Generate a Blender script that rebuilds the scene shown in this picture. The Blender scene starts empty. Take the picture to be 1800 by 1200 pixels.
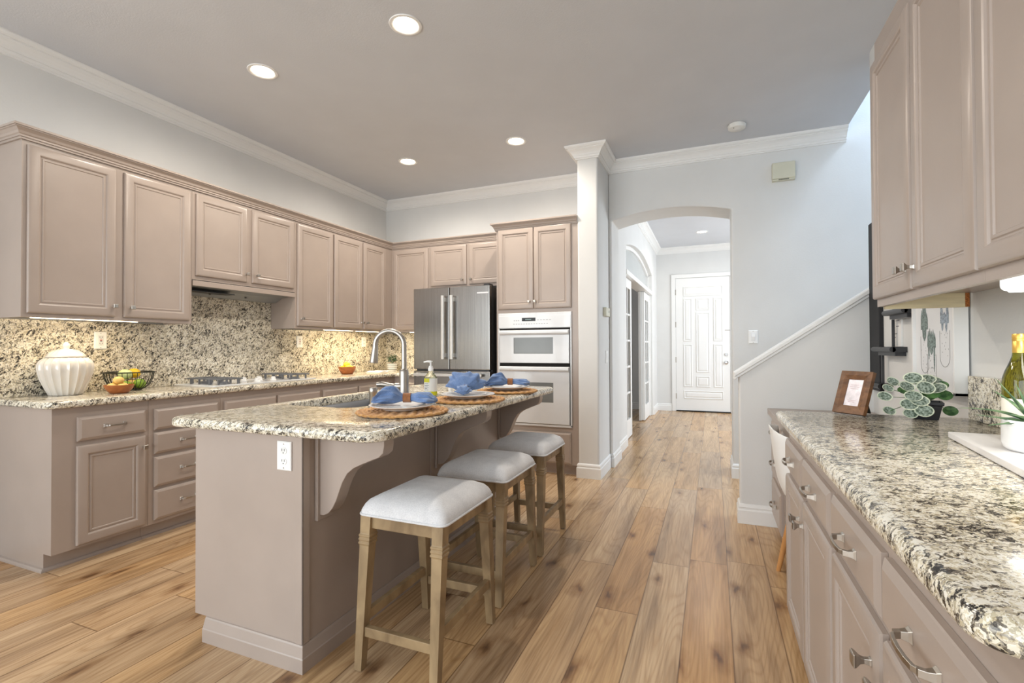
import bpy, bmesh, math, random
from mathutils import Vector, Matrix
random.seed(7)
PI = math.pi
C = bpy.context.scene.collection
sc = bpy.context.scene

# ------------------------------------------------------------------ camera
F, YAW, PITCH, ROLL = 854.58, math.radians(22.417), math.radians(0.6447), math.radians(-0.2443)
_fw = Vector((-math.sin(YAW)*math.cos(PITCH), math.cos(YAW)*math.cos(PITCH), math.sin(PITCH)))
_rt = Vector((math.cos(YAW), math.sin(YAW), 0))
_up = _rt.cross(_fw)
_r2 = _rt*math.cos(ROLL) + _up*math.sin(ROLL)
_u2 = _up*math.cos(ROLL) - _rt*math.sin(ROLL)
cam_d = bpy.data.cameras.new('camera'); cam_d.sensor_width = 36; cam_d.lens = F/1800*36
cam_d.clip_start = 0.02; cam_d.clip_end = 100
cam = bpy.data.objects.new('camera', cam_d); C.objects.link(cam)
cam.matrix_world = Matrix(((_r2.x, _u2.x, -_fw.x, 0), (_r2.y, _u2.y, -_fw.y, 0), (_r2.z, _u2.z, -_fw.z, 1.2), (0, 0, 0, 1)))
sc.camera = cam

# ------------------------------------------------------------------ world, exposure
sc.view_settings.view_transform = 'Standard'; sc.view_settings.look = 'None'
sc.view_settings.gamma = 1; sc.view_settings.use_curve_mapping = False
sc.view_settings.exposure = 0.17
w = bpy.data.worlds.new('sky'); sc.world = w; w.use_nodes = True
bg = w.node_tree.nodes['Background']; bg.inputs[0].default_value = (0.86, 0.93, 1.0, 1); bg.inputs[1].default_value = 1.0

def lin(c):
    def f(v):
        v /= 255.0
        return v/12.92 if v <= 0.04045 else ((v+0.055)/1.055)**2.4
    return (f(c[0]), f(c[1]), f(c[2]), 1)

def area_light(name, loc, target, sx, sy, power, col, spread=180):
    d = bpy.data.lights.new(name, 'AREA'); d.shape = 'RECTANGLE'; d.size = sx; d.size_y = sy
    d.energy = power; d.color = col[:3]; d.spread = math.radians(spread)
    o = bpy.data.objects.new(name, d); C.objects.link(o); o.location = loc
    v = Vector(target)-Vector(loc); o.rotation_euler = v.to_track_quat('-Z', 'Y').to_euler()
    return o
# added lamps: assumed daylight at rear, foyer, stairs; stair, side, study have no window
area_light('assumed_rear_light', (-1.6, -3.85, 1.5), (-1.6, 0, 2.3), 4.2, 2.3, 152, (0.90, 0.96, 1.0))  # added lamp at the unseen, assumed rear windows
area_light('added_side_light', (-3.75, -1.6, 1.5), (0, -1.2, 2.0), 2.2, 2.0, 60, (0.90, 0.97, 1.0))  # added to brighten the room; stands free, with no window behind it
area_light('assumed_stair_light', (2.7, 4.3, 5.4), (2.2, 4.4, 3.0), 1.6, 0.9, 150, (0.62, 0.78, 1.0))  # added lamp for assumed upstairs daylight; floats in the closed shaft, no window
area_light('assumed_foyer_light', (2.15, 7.6, 1.7), (0, 7.4, 1.0), 2.2, 2.0, 88, (0.84, 0.92, 1.0))  # added lamp at an unseen, assumed window opening in the foyer
area_light('added_study_light', (-3.4, 7.2, 1.6), (-1, 7.4, 1.0), 1.8, 1.6, 10, (0.92, 0.96, 1.0))  # added area lamp inside the study; its wall has no window

# ------------------------------------------------------------------ materials
def nt(name, rough=0.5, metal=0.0, base=None, spec=None):
    m = bpy.data.materials.new(name); m.use_nodes = True
    n = m.node_tree.nodes; l = m.node_tree.links; b = n['Principled BSDF']
    b.inputs['Roughness'].default_value = rough; b.inputs['Metallic'].default_value = metal
    if base: b.inputs['Base Color'].default_value = lin(base)
    if spec is not None: b.inputs['Specular IOR Level'].default_value = spec
    return m, n, l, b
def N(n, t, **k):
    x = n.new(t)
    for a, v in k.items(): setattr(x, a, v)
    return x
def ramp(n, stops, interp='LINEAR'):
    r = n.new('ShaderNodeValToRGB'); r.color_ramp.interpolation = interp
    e = r.color_ramp.elements
    while len(e) > 1: e.remove(e[0])
    e[0].position = stops[0][0]; e[0].color = lin(stops[0][1])
    for p, c in stops[1:]:
        q = e.new(p); q.color = lin(c)
    return r
def noisy(name, base, rough=0.5, metal=0.0, amt=0.04, scale=8, bump=0.0, bscale=200, spec=None, coat=0, stretch=None):
    m, n, l, b = nt(name, rough, metal, base, spec)
    tc = N(n, 'ShaderNodeTexCoord'); src = tc.outputs['Object']
    if stretch:
        mp = N(n, 'ShaderNodeMapping'); mp.inputs['Scale'].default_value = stretch
        l.new(src, mp.inputs[0]); src = mp.outputs[0]
    no = N(n, 'ShaderNodeTexNoise'); no.inputs['Scale'].default_value = scale; no.inputs['Detail'].default_value = 3
    l.new(src, no.inputs['Vector'])
    lo = tuple(max(0, c*(1-amt)) for c in base); hi = tuple(min(255, c*(1+amt)) for c in base)
    r = ramp(n, [(0.3, lo), (0.7, hi)]); l.new(no.outputs['Fac'], r.inputs[0]); l.new(r.outputs[0], b.inputs['Base Color'])
    if bump:
        n2 = N(n, 'ShaderNodeTexNoise'); n2.inputs['Scale'].default_value = bscale; n2.inputs['Detail'].default_value = 2
        l.new(src, n2.inputs['Vector'])
        bp = N(n, 'ShaderNodeBump'); bp.inputs['Strength'].default_value = bump; bp.inputs['Distance'].default_value = 0.002
        l.new(n2.outputs['Fac'], bp.inputs['Height']); l.new(bp.outputs[0], b.inputs['Normal'])
    if coat: b.inputs['Coat Weight'].default_value = coat
    return m
def emit(name, col, strength):
    m = bpy.data.materials.new(name); m.use_nodes = True; n = m.node_tree.nodes; b = n['Principled BSDF']
    b.inputs['Base Color'].default_value = lin(col); b.inputs['Emission Color'].default_value = lin(col)
    b.inputs['Emission Strength'].default_value = strength
    return m

PAINT = noisy('taupe_cabinet_paint', (171, 157, 147), 0.30, amt=0.015, scale=5, bump=0.06, bscale=60)
WALL = noisy('white_wall_paint', (224, 224, 222), 0.75, amt=0.01, scale=3, bump=0.25, bscale=90)
CEIL = noisy('ceiling_paint', (208, 211, 216), 0.85, amt=0.01, scale=3, bump=0.35, bscale=110)
TRIM = noisy('white_trim_paint', (238, 238, 236), 0.35, amt=0.008, scale=3)
NICKEL = noisy('brushed_nickel', (178, 172, 164), 0.34, 1.0, amt=0.03, scale=40)
CHROME = noisy('polished_chrome', (215, 215, 215), 0.12, 1.0, amt=0.02, scale=10)
WHITEPL = noisy('white_plastic', (244, 244, 242), 0.35, amt=0.01)
IVORYPL = noisy('ivory_plastic', (214, 212, 192), 0.45, amt=0.015)
BLACK = noisy('black_plastic', (18, 18, 19), 0.35, amt=0.1)
DARKGAP = noisy('dark_gap', (26, 23, 21), 0.8, amt=0.1)
ENAMEL = noisy('white_enamel', (222, 224, 226), 0.18, amt=0.008, coat=0.4)
PLATEW = noisy('white_plate_glaze', (246, 246, 246), 0.15, amt=0.008)
CERAMIC = noisy('glazed_white_ceramic', (216, 210, 201), 0.1, amt=0.01, coat=0.6)
OVENGLASS = noisy('grey_oven_glass', (120, 123, 122), 0.12, amt=0.02)
GRATE = noisy('grey_enamelled_iron', (110, 112, 116), 0.4, amt=0.06)
DARKMETAL = noisy('charcoal_metal', (62, 63, 66), 0.35, 0.4, amt=0.05)
RAWWOOD = noisy('raw_cleat_wood', (216, 203, 168), 0.6, amt=0.05, scale=6, stretch=(1, 12, 12))
RAWEDGE = noisy('raw_particle_edge', (150, 92, 45), 0.9, amt=0.35, scale=180)
WHITEMARBLE = noisy('white_marble_board', (238, 236, 236), 0.3, amt=0.04, scale=7)
STONEPOT = noisy('white_stone_pot', (240, 240, 239), 0.35, amt=0.03, scale=10)
SOIL = noisy('dark_potting_soil', (50, 40, 32), 0.95, amt=0.4, scale=120, bump=0.5)
WIRE = noisy('dark_wire', (36, 38, 30), 0.4, 0.3, amt=0.1)
PAPER = noisy('white_paper', (240, 239, 236), 0.8, amt=0.015)

def steel_mat():
    m, n, l, b = nt('brushed_stainless_steel', 0.26, 1.0)
    tc = N(n, 'ShaderNodeTexCoord'); mp = N(n, 'ShaderNodeMapping'); mp.inputs['Scale'].default_value = (120, 120, 1.5)
    no = N(n, 'ShaderNodeTexNoise'); no.inputs['Scale'].default_value = 1.0; no.inputs['Detail'].default_value = 3
    l.new(tc.outputs['Object'], mp.inputs[0]); l.new(mp.outputs[0], no.inputs['Vector'])
    r = ramp(n, [(0.3, (150, 148, 145)), (0.7, (164, 162, 159))]); l.new(no.outputs['Fac'], r.inputs[0]); l.new(r.outputs[0], b.inputs['Base Color'])
    b.inputs['Anisotropic'].default_value = 0.5
    return m
STEEL = steel_mat()

def granite():
    m, n, l, b = nt('speckled_granite', 0.14, 0.0)
    tc = N(n, 'ShaderNodeTexCoord')
    wn = N(n, 'ShaderNodeTexNoise'); wn.inputs['Scale'].default_value = 22; wn.inputs['Detail'].default_value = 2
    l.new(tc.outputs['Object'], wn.inputs['Vector'])
    mv = N(n, 'ShaderNodeVectorMath', operation='MULTIPLY_ADD'); mv.inputs[1].default_value = (0.035, 0.035, 0.035)
    l.new(wn.outputs['Color'], mv.inputs[0]); l.new(tc.outputs['Object'], mv.inputs[2])
    wn2 = N(n, 'ShaderNodeTexNoise'); wn2.inputs['Scale'].default_value = 130; wn2.inputs['Detail'].default_value = 2
    l.new(tc.outputs['Object'], wn2.inputs['Vector'])
    mv2 = N(n, 'ShaderNodeVectorMath', operation='MULTIPLY_ADD'); mv2.inputs[1].default_value = (0.016, 0.016, 0.016)
    l.new(wn2.outputs['Color'], mv2.inputs[0]); l.new(mv.outputs[0], mv2.inputs[2]); mv = mv2
    rt = N(n, 'ShaderNodeMapping'); rt.inputs['Rotation'].default_value = (-0.3, 0.6, -0.75); l.new(mv.outputs[0], rt.inputs[0])
    mp = N(n, 'ShaderNodeMapping'); mp.inputs['Scale'].default_value = (36, 125, 105)
    l.new(rt.outputs[0], mp.inputs[0])
    v = N(n, 'ShaderNodeTexVoronoi'); v.inputs['Scale'].default_value = 1.0; l.new(mp.outputs[0], v.inputs['Vector'])
    sep = N(n, 'ShaderNodeSeparateColor'); l.new(v.outputs['Color'], sep.inputs[0])
    # clustering of the dark grains
    cl = N(n, 'ShaderNodeTexNoise'); cl.inputs['Scale'].default_value = 14; cl.inputs['Detail'].default_value = 3
    l.new(tc.outputs['Object'], cl.inputs['Vector'])
    ad = N(n, 'ShaderNodeMath', operation='MULTIPLY_ADD'); ad.inputs[1].default_value = 0.9; ad.inputs[2].default_value = -0.45
    l.new(cl.outputs['Fac'], ad.inputs[0])
    vb = N(n, 'ShaderNodeTexVoronoi'); vb.inputs['Scale'].default_value = 2.3; l.new(mp.outputs[0], vb.inputs['Vector'])
    sepb = N(n, 'ShaderNodeSeparateColor'); l.new(vb.outputs['Color'], sepb.inputs[0])
    mm = N(n, 'ShaderNodeMix', data_type='FLOAT'); mm.inputs[0].default_value = 0.42; l.new(sep.outputs[0], mm.inputs[2]); l.new(sepb.outputs[1], mm.inputs[3])
    sm = N(n, 'ShaderNodeMath', operation='ADD'); l.new(mm.outputs[0], sm.inputs[0]); l.new(ad.outputs[0], sm.inputs[1])
    r = ramp(n, [(0.0, (242, 238, 226)), (0.27, (226, 217, 194)), (0.36, (240, 234, 219)), (0.44, (204, 193, 165)), (0.50, (232, 225, 207)), (0.57, (190, 180, 156)),
                 (0.63, (164, 157, 144)), (0.69, (126, 120, 110)), (0.75, (86, 81, 75)), (0.82, (48, 46, 44))], 'CONSTANT')
    l.new(sm.outputs[0], r.inputs[0])
    # fine pepper
    v2 = N(n, 'ShaderNodeTexVoronoi'); v2.inputs['Scale'].default_value = 240; l.new(mv.outputs[0], v2.inputs['Vector'])
    s2 = N(n, 'ShaderNodeSeparateColor'); l.new(v2.outputs['Color'], s2.inputs[0])
    r2 = ramp(n, [(0.0, (255, 255, 255)), (0.80, (205, 196, 182)), (0.91, (105, 100, 94))], 'CONSTANT'); l.new(s2.outputs[0], r2.inputs[0])
    mx = N(n, 'ShaderNodeMix', data_type='RGBA', blend_type='MULTIPLY'); mx.inputs[0].default_value = 0.75
    l.new(r.outputs[0], mx.inputs[6]); l.new(r2.outputs[0], mx.inputs[7])
    l.new(mx.outputs[2], b.inputs['Base Color'])
    return m
GRANITE = granite()

def floor_mat():
    m, n, l, b = nt('oak_plank_floor', 0.27)
    geo = N(n, 'ShaderNodeTexCoord'); sp = N(n, 'ShaderNodeSeparateXYZ'); l.new(geo.outputs['Object'], sp.inputs[0])
    def M(op, a, bb=None, c=None):
        x = N(n, 'ShaderNodeMath', operation=op)
        for i, q in enumerate((a, bb, c)):
            if q is None: continue
            if isinstance(q, (int, float)): x.inputs[i].default_value = q
            else: l.new(q, x.inputs[i])
        return x.outputs[0]
    W, L = 0.1915, 1.52
    xr = M('DIVIDE', M('ADD', sp.outputs[0], 0.127), W)
    row = M('FLOOR', xr); fx = M('FRACT', xr)
    wr = N(n, 'ShaderNodeTexWhiteNoise', noise_dimensions='1D'); l.new(row, wr.inputs['W'])
    yr = M('ADD', M('DIVIDE', sp.outputs[1], L), M('MULTIPLY', wr.outputs['Value'], 7.0))
    idx = M('FLOOR', yr); fy = M('FRACT', yr)
    cv = N(n, 'ShaderNodeCombineXYZ'); l.new(row, cv.inputs[0]); l.new(idx, cv.inputs[1])
    wp = N(n, 'ShaderNodeTexWhiteNoise', noise_dimensions='2D'); l.new(cv.outputs[0], wp.inputs['Vector'])
    # grain coordinates, shifted per plank
    off = N(n, 'ShaderNodeVectorMath', operation='MULTIPLY_ADD'); off.inputs[1].default_value = (9, 9, 9)
    l.new(wp.outputs['Color'], off.inputs[0]); l.new(geo.outputs['Object'], off.inputs[2])
    mp = N(n, 'ShaderNodeMapping'); mp.inputs['Scale'].default_value = (14, 1.1, 1); l.new(off.outputs[0], mp.inputs[0])
    g1 = N(n, 'ShaderNodeTexNoise'); g1.inputs['Scale'].default_value = 1.0; g1.inputs['Detail'].default_value = 5; g1.inputs['Distortion'].default_value = 0.6
    l.new(mp.outputs[0], g1.inputs['Vector'])
    mp2 = N(n, 'ShaderNodeMapping'); mp2.inputs['Scale'].default_value = (120, 4, 1); l.new(off.outputs[0], mp2.inputs[0])
    g2 = N(n, 'ShaderNodeTexNoise'); g2.inputs['Scale'].default_value = 1.0; g2.inputs['Detail'].default_value = 4; l.new(mp2.outputs[0], g2.inputs['Vector'])
    # cathedral rings
    mp3 = N(n, 'ShaderNodeMapping'); mp3.inputs['Scale'].default_value = (7, 0.8, 1); l.new(off.outputs[0], mp3.inputs[0])
    g3 = N(n, 'ShaderNodeTexNoise'); g3.inputs['Scale'].default_value = 0.8; g3.inputs['Detail'].default_value = 1; l.new(mp3.outputs[0], g3.inputs['Vector'])
    rings = M('ABSOLUTE', M('SUBTRACT', M('FRACT', M('MULTIPLY', g3.outputs['Fac'], 22.0)), 0.5))
    base = ramp(n, [(0.0, (210, 168, 117)), (0.35, (219, 182, 134)), (0.65, (203, 173, 137)), (1.0, (223, 195, 158))]); l.new(wp.outputs['Value'], base.inputs[0])
    gr = ramp(n, [(0.25, (150, 134, 122)), (0.5, (232, 226, 220)), (0.75, (255, 255, 255))]); l.new(g1.outputs['Fac'], gr.inputs[0])
    m1 = N(n, 'ShaderNodeMix', data_type='RGBA', blend_type='MULTIPLY'); m1.inputs[0].default_value = 0.75
    l.new(base.outputs[0], m1.inputs[6]); l.new(gr.outputs[0], m1.inputs[7])
    gr2 = ramp(n, [(0.3, (205, 195, 185)), (0.6, (255, 255, 255))]); l.new(g2.outputs['Fac'], gr2.inputs[0])
    m2 = N(n, 'ShaderNodeMix', data_type='RGBA', blend_type='MULTIPLY'); m2.inputs[0].default_value = 0.6
    l.new(m1.outputs[2], m2.inputs[6]); l.new(gr2.outputs[0], m2.inputs[7])
    rr = ramp(n, [(0.0, (222, 210, 196)), (0.25, (255, 255, 255))]); l.new(rings, rr.inputs[0])
    m3 = N(n, 'ShaderNodeMix', data_type='RGBA', blend_type='MULTIPLY'); m3.inputs[0].default_value = 0.55
    l.new(m2.outputs[2], m3.inputs[6]); l.new(rr.outputs[0], m3.inputs[7])
    # knots
    mpk = N(n, 'ShaderNodeMapping'); mpk.inputs['Scale'].default_value = (5.2, 2.0, 1); l.new(off.outputs[0], mpk.inputs[0])
    dn = N(n, 'ShaderNodeTexNoise'); dn.inputs['Scale'].default_value = 3; dn.inputs['Detail'].default_value = 3; l.new(mpk.outputs[0], dn.inputs['Vector'])
    dv = N(n, 'ShaderNodeVectorMath', operation='MULTIPLY_ADD'); dv.inputs[1].default_value = (0.5, 0.35, 0)
    l.new(dn.outputs['Color'], dv.inputs[0]); l.new(mpk.outputs[0], dv.inputs[2])
    vk = N(n, 'ShaderNodeTexVoronoi', voronoi_dimensions='2D'); vk.inputs['Scale'].default_value = 1.0; l.new(dv.outputs[0], vk.inputs['Vector'])
    vs = N(n, 'ShaderNodeSeparateColor'); l.new(vk.outputs['Color'], vs.inputs[0])
    kd = M('ADD', vk.outputs['Distance'], M('MULTIPLY', M('GREATER_THAN', vs.outputs[0], 0.42), 1.0))
    kr = ramp(n, [(0.0, (104, 80, 62)), (0.035, (140, 114, 92)), (0.09, (206, 192, 178)), (0.22, (255, 255, 255))]); l.new(kd, kr.inputs[0])
    m4 = N(n, 'ShaderNodeMix', data_type='RGBA', blend_type='MULTIPLY'); m4.inputs[0].default_value = 0.85
    l.new(m3.outputs[2], m4.inputs[6]); l.new(kr.outputs[0], m4.inputs[7])
    # seams
    ex = M('MINIMUM', fx, M('SUBTRACT', 1.0, fx)); ey = M('MINIMUM', fy, M('SUBTRACT', 1.0, fy))
    e = M('MINIMUM', M('MULTIPLY', ex, W), M('MULTIPLY', ey, L))
    sr = ramp(n, [(0.0, (120, 96, 74)), (0.0016, (150, 124, 100)), (0.0024, (255, 255, 255))]); l.new(e, sr.inputs[0])
    m5 = N(n, 'ShaderNodeMix', data_type='RGBA', blend_type='MULTIPLY'); m5.inputs[0].default_value = 0.8
    l.new(m4.outputs[2], m5.inputs[6]); l.new(sr.outputs[0], m5.inputs[7])
    l.new(m5.outputs[2], b.inputs['Base Color'])
    bp = N(n, 'ShaderNodeBump'); bp.inputs['Strength'].default_value = 0.15; bp.inputs['Distance'].default_value = 0.002
    l.new(g2.outputs['Fac'], bp.inputs['Height']); l.new(bp.outputs[0], b.inputs['Normal'])
    return m
FLOOR = floor_mat()

def wood(name, a, c, rough=0.45, stretch=(30, 30, 2)):
    m, n, l, b = nt(name, rough)
    tc = N(n, 'ShaderNodeTexCoord'); mp = N(n, 'ShaderNodeMapping'); mp.inputs['Scale'].default_value = stretch
    no = N(n, 'ShaderNodeTexNoise'); no.inputs['Scale'].default_value = 1.0; no.inputs['Detail'].default_value = 5; no.inputs['Distortion'].default_value = 0.8
    l.new(tc.outputs['Object'], mp.inputs[0]); l.new(mp.outputs[0], no.inputs['Vector'])
    r = ramp(n, [(0.3, a), (0.7, c)]); l.new(no.outputs['Fac'], r.inputs[0]); l.new(r.outputs[0], b.inputs['Base Color'])
    return m
STOOLWOOD = wood('weathered_stool_wood', (120, 98, 70), (172, 147, 110), 0.5, (10, 10, 5))
WALNUT = wood('brown_frame_wood', (86, 56, 34), (128, 88, 56), 0.45, (3, 40, 40))
BOWLWOOD = wood('acacia_bowl_wood', (134, 72, 32), (184, 110, 56), 0.35, (14, 14, 40))
LEGWOOD = wood('beech_leg_wood', (190, 130, 72), (214, 158, 98), 0.45)

def fabric(name, a, c, scale=260, bump=0.4, blot=0):
    m, n, l, b = nt(name, 0.9); b.inputs['Sheen Weight'].default_value = 0.25
    tc = N(n, 'ShaderNodeTexCoord')
    no = N(n, 'ShaderNodeTexNoise'); no.inputs['Scale'].default_value = scale; no.inputs['Detail'].default_value = 2
    l.new(tc.outputs['Object'], no.inputs['Vector'])
    n2 = N(n, 'ShaderNodeTexNoise'); n2.inputs['Scale'].default_value = 14; n2.inputs['Detail'].default_value = 4
    l.new(tc.outputs['Object'], n2.inputs['Vector'])
    mx = N(n, 'ShaderNodeMath', operation='MULTIPLY_ADD'); mx.inputs[1].default_value = 0.5
    h = N(n, 'ShaderNodeMath', operation='MULTIPLY'); h.inputs[1].default_value = 0.5
    l.new(n2.outputs['Fac'], h.inputs[0]); l.new(no.outputs['Fac'], mx.inputs[0]); l.new(h.outputs[0], mx.inputs[2])
    r = ramp(n, [(0.35, a), (0.65, c)]); l.new(mx.outputs[0], r.inputs[0]); l.new(r.outputs[0], b.inputs['Base Color'])
    bp = N(n, 'ShaderNodeBump'); bp.inputs['Strength'].default_value = bump; bp.inputs['Distance'].default_value = 0.001
    l.new(no.outputs['Fac'], bp.inputs['Height']); l.new(bp.outputs[0], b.inputs['Normal'])
    return m
SEATFAB = fabric('pale_grey_linen', (206, 206, 208), (232, 232, 233))
BLUE = fabric('blue_linen', (88, 113, 156), (118, 145, 188), 300, 0.3)
LEATHER = fabric('tan_ring_leather', (128, 80, 46), (164, 110, 68), 90, 0.3)
JUTE = fabric('woven_jute', (168, 116, 62), (218, 168, 104), 110, 0.8)

def glass(name, col, rough=0.02, alpha_mix=None):
    m, n, l, b = nt(name, rough, 0, col); b.inputs['Transmission Weight'].default_value = 1.0; b.inputs['IOR'].default_value = 1.45
    return m
CLEARGLASS = glass('clear_glass', (250, 252, 252))
GREENGLASS = glass('olive_bottle_glass', (150, 150, 40))
CLEARPET = glass('clear_soap_plastic', (250, 250, 236))
GOLD = noisy('gold_foil_cap', (226, 186, 96), 0.3, 0.75, amt=0.04)

def leafmat(name, a, c, rim=None, scale=60):
    m, n, l, b = nt(name, 0.5)
    tc = N(n, 'ShaderNodeTexCoord'); no = N(n, 'ShaderNodeTexNoise'); no.inputs['Scale'].default_value = scale; no.inputs['Detail'].default_value = 3
    l.new(tc.outputs['Object'], no.inputs['Vector'])
    r = ramp(n, [(0.38, a), (0.62, c)]); l.new(no.outputs['Fac'], r.inputs[0]); l.new(r.outputs[0], b.inputs['Base Color'])
    return m
LEAF_VAR = leafmat('variegated_leaf', (70, 88, 72), (166, 180, 168), scale=150)
LEAF_RIM = leafmat('pale_leaf_rim', (196, 208, 186), (222, 228, 206))
LEAF_GREEN = leafmat('green_leaf', (44, 84, 44), (92, 134, 76))
LEAF_DARK = leafmat('dark_green_leaf', (28, 66, 40), (66, 112, 70))
SUCC = leafmat('succulent_leaf', (70, 104, 74), (128, 158, 116), scale=40)
LEMON = noisy('lemon_skin', (244, 196, 40), 0.4, amt=0.05, scale=30, bump=0.3)
LIME = noisy('lime_skin', (120, 152, 46), 0.4, amt=0.12, scale=30, bump=0.3)
PEAR = noisy('pear_skin', (226, 190, 110), 0.45, amt=0.1, scale=20)
MELON = noisy('pale_melon_skin', (196, 208, 150), 0.45, amt=0.12, scale=25)

# ------------------------------------------------------------------ helpers
ORG = {}
class MB:
    def __init__(s): s.bm = bmesh.new(); s.soft = []
    def v(s, p): return s.bm.verts.new(p)
    def face(s, vs):
        try: return s.bm.faces.new(vs)
        except ValueError: return None
    def box(s, x0, x1, y0, y1, z0, z1):
        p = [s.v((x, y, z)) for z in (z0, z1) for y in (y0, y1) for x in (x0, x1)]
        for q in ((0, 2, 3, 1), (4, 5, 7, 6), (0, 1, 5, 4), (2, 6, 7, 3), (0, 4, 6, 2), (1, 3, 7, 5)): s.face([p[i] for i in q])
        return s
    def fbox(s, P, u0, u1, z0, z1, n0, n1):
        p = [s.v(P(u, z, n)) for z in (z0, z1) for n in (n0, n1) for u in (u0, u1)]
        for q in ((0, 2, 3, 1), (4, 5, 7, 6), (0, 1, 5, 4), (2, 6, 7, 3), (0, 4, 6, 2), (1, 3, 7, 5)): s.face([p[i] for i in q])
        return s
    def loops(s, rings, close=True, cap0=True, cap1=True, ring_closed=True):
        R = [[s.v(p) for p in r] for r in rings]; n = len(R[0])
        for a, b in zip(R, R[1:]):
            for i in range(n if ring_closed else n-1):
                s.face((a[i], a[(i+1) % n], b[(i+1) % n], b[i]))
        if ring_closed:
            if cap0: s.face(R[0][::-1])
            if cap1: s.face(R[-1])
        return R
    def prism(s, pts, fn, a, b):
        s.loops([[fn(p[0], p[1], a) for p in pts], [fn(p[0], p[1], b) for p in pts]]); return s
    def lathe(s, prof, c=(0, 0, 0), seg=32, fmod=None):
        rings = []
        for r, z in prof:
            ring = []
            for i in range(seg):
                a = 2*PI*i/seg; rr = max(r, 1e-5)*(fmod(a, r, z) if fmod else 1)
                ring.append((c[0]+rr*math.cos(a), c[1]+rr*math.sin(a), c[2]+z))
            rings.append(ring)
        s.loops(rings); return s
    def tube(s, path, rad, seg=10, closed=False, caps=True):
        P = [Vector(p) for p in path]; n = len(P); rings = []
        nrm = None
        for i in range(n):
            if closed: t = (P[(i+1) % n]-P[i-1])
            else: t = P[min(i+1, n-1)]-P[max(i-1, 0)]
            t.normalize()
            if nrm is None:
                up = Vector((0, 0, 1)) if abs(t.z) < 0.9 else Vector((1, 0, 0))
                nrm = t.cross(up).normalized()
            else:
                nrm = (nrm - t*nrm.dot(t)).normalized()
            bi = t.cross(nrm); r = rad[i] if isinstance(rad, (list, tuple)) else rad
            rings.append([P[i]+(nrm*math.cos(2*PI*k/seg)+bi*math.sin(2*PI*k/seg))*r for k in range(seg)])
        if closed: rings.append(rings[0])
        s.loops(rings, cap0=caps and not closed, cap1=caps and not closed)
        if closed: bmesh.ops.remove_doubles(s.bm, verts=s.bm.verts, dist=1e-6)
        return s
    def bar(s, a, b, w, h=None, up=(0, 0, 1)):
        a, b = Vector(a), Vector(b); t = (b-a).normalized(); u = Vector(up)
        sd = t.cross(u).normalized(); uu = sd.cross(t); h = h or w
        q = [(-1, -1), (1, -1), (1, 1), (-1, 1)]
        s.loops([[p+sd*i*w/2+uu*j*h/2 for i, j in q] for p in (a, b)]); return s
    def panel(s, P, u0, u1, z0, z1, prof, n0=0.0):
        """nested rectangles: raised-panel door or bevelled slab; prof = (inset, height)"""
        rings = [[P(u0, z0, n0), P(u1, z0, n0), P(u1, z1, n0), P(u0, z1, n0)]]
        for i, h in prof:
            rings.append([P(u0+i, z0+i, n0+h), P(u1-i, z0+i, n0+h), P(u1-i, z1-i, n0+h), P(u0+i, z1-i, n0+h)])
        s.loops(rings); return s
    def build(s, name, mat, parent=None, smooth=False, bevel=0, angle=40, origin=None, bseg=2):
        bmesh.ops.recalc_face_normals(s.bm, faces=s.bm.faces)
        vs = [v.co.copy() for v in s.bm.verts]
        if parent is not None: o0 = ORG[parent.name]
        elif origin is not None: o0 = Vector(origin)
        else:
            lo = [min(v[i] for v in vs) for i in range(3)]; hi = [max(v[i] for v in vs) for i in range(3)]
            o0 = Vector(((lo[0]+hi[0])/2, (lo[1]+hi[1])/2, lo[2]))
        for v in s.bm.verts: v.co -= o0
        me = bpy.data.meshes.new(name)
        if smooth:
            for f in s.bm.faces: f.smooth = True
        s.bm.to_mesh(me); s.bm.free(); me.materials.append(mat)
        if smooth and angle < 180:
            try: me.set_sharp_from_angle(angle=math.radians(angle))
            except Exception: pass
        o = bpy.data.objects.new(name, me); C.objects.link(o); ORG[o.name] = o0
        if parent is not None: o.parent = parent
        else: o.location = o0
        if bevel:
            b = o.modifiers.new('bevel', 'BEVEL'); b.width = bevel; b.segments = bseg; b.limit_method = 'ANGLE'; b.angle_limit = math.radians(40)
        return o
def tag(o, label=None, cat=None, group=None, kind=None):
    if label: o['label'] = label
    if cat: o['category'] = cat
    if group: o['group'] = group
    if kind: o['kind'] = kind
    return o
def empty(name, loc, label=None, cat=None, group=None, kind=None):
    o = bpy.data.objects.new(name, None); C.objects.link(o); o.location = loc; o.empty_display_size = 0.05
    ORG[o.name] = Vector(loc)
    return tag(o, label, cat, group, kind)
def dup(root, loc, rz=None, label=None):
    r = root.copy(); C.objects.link(r); r.location = loc
    if rz is not None: r.rotation_euler = (0, 0, rz)
    if label: r['label'] = label
    ORG[r.name] = Vector(loc)
    for ch in list(root.children):
        c = ch.copy(); C.objects.link(c); c.parent = r; ORG[c.name] = Vector(loc)
        for g in list(ch.children):
            d = g.copy(); C.objects.link(d); d.parent = c; ORG[d.name] = Vector(loc)
    return r
def structure(o, label=None): o['kind'] = 'structure'; return o
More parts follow.
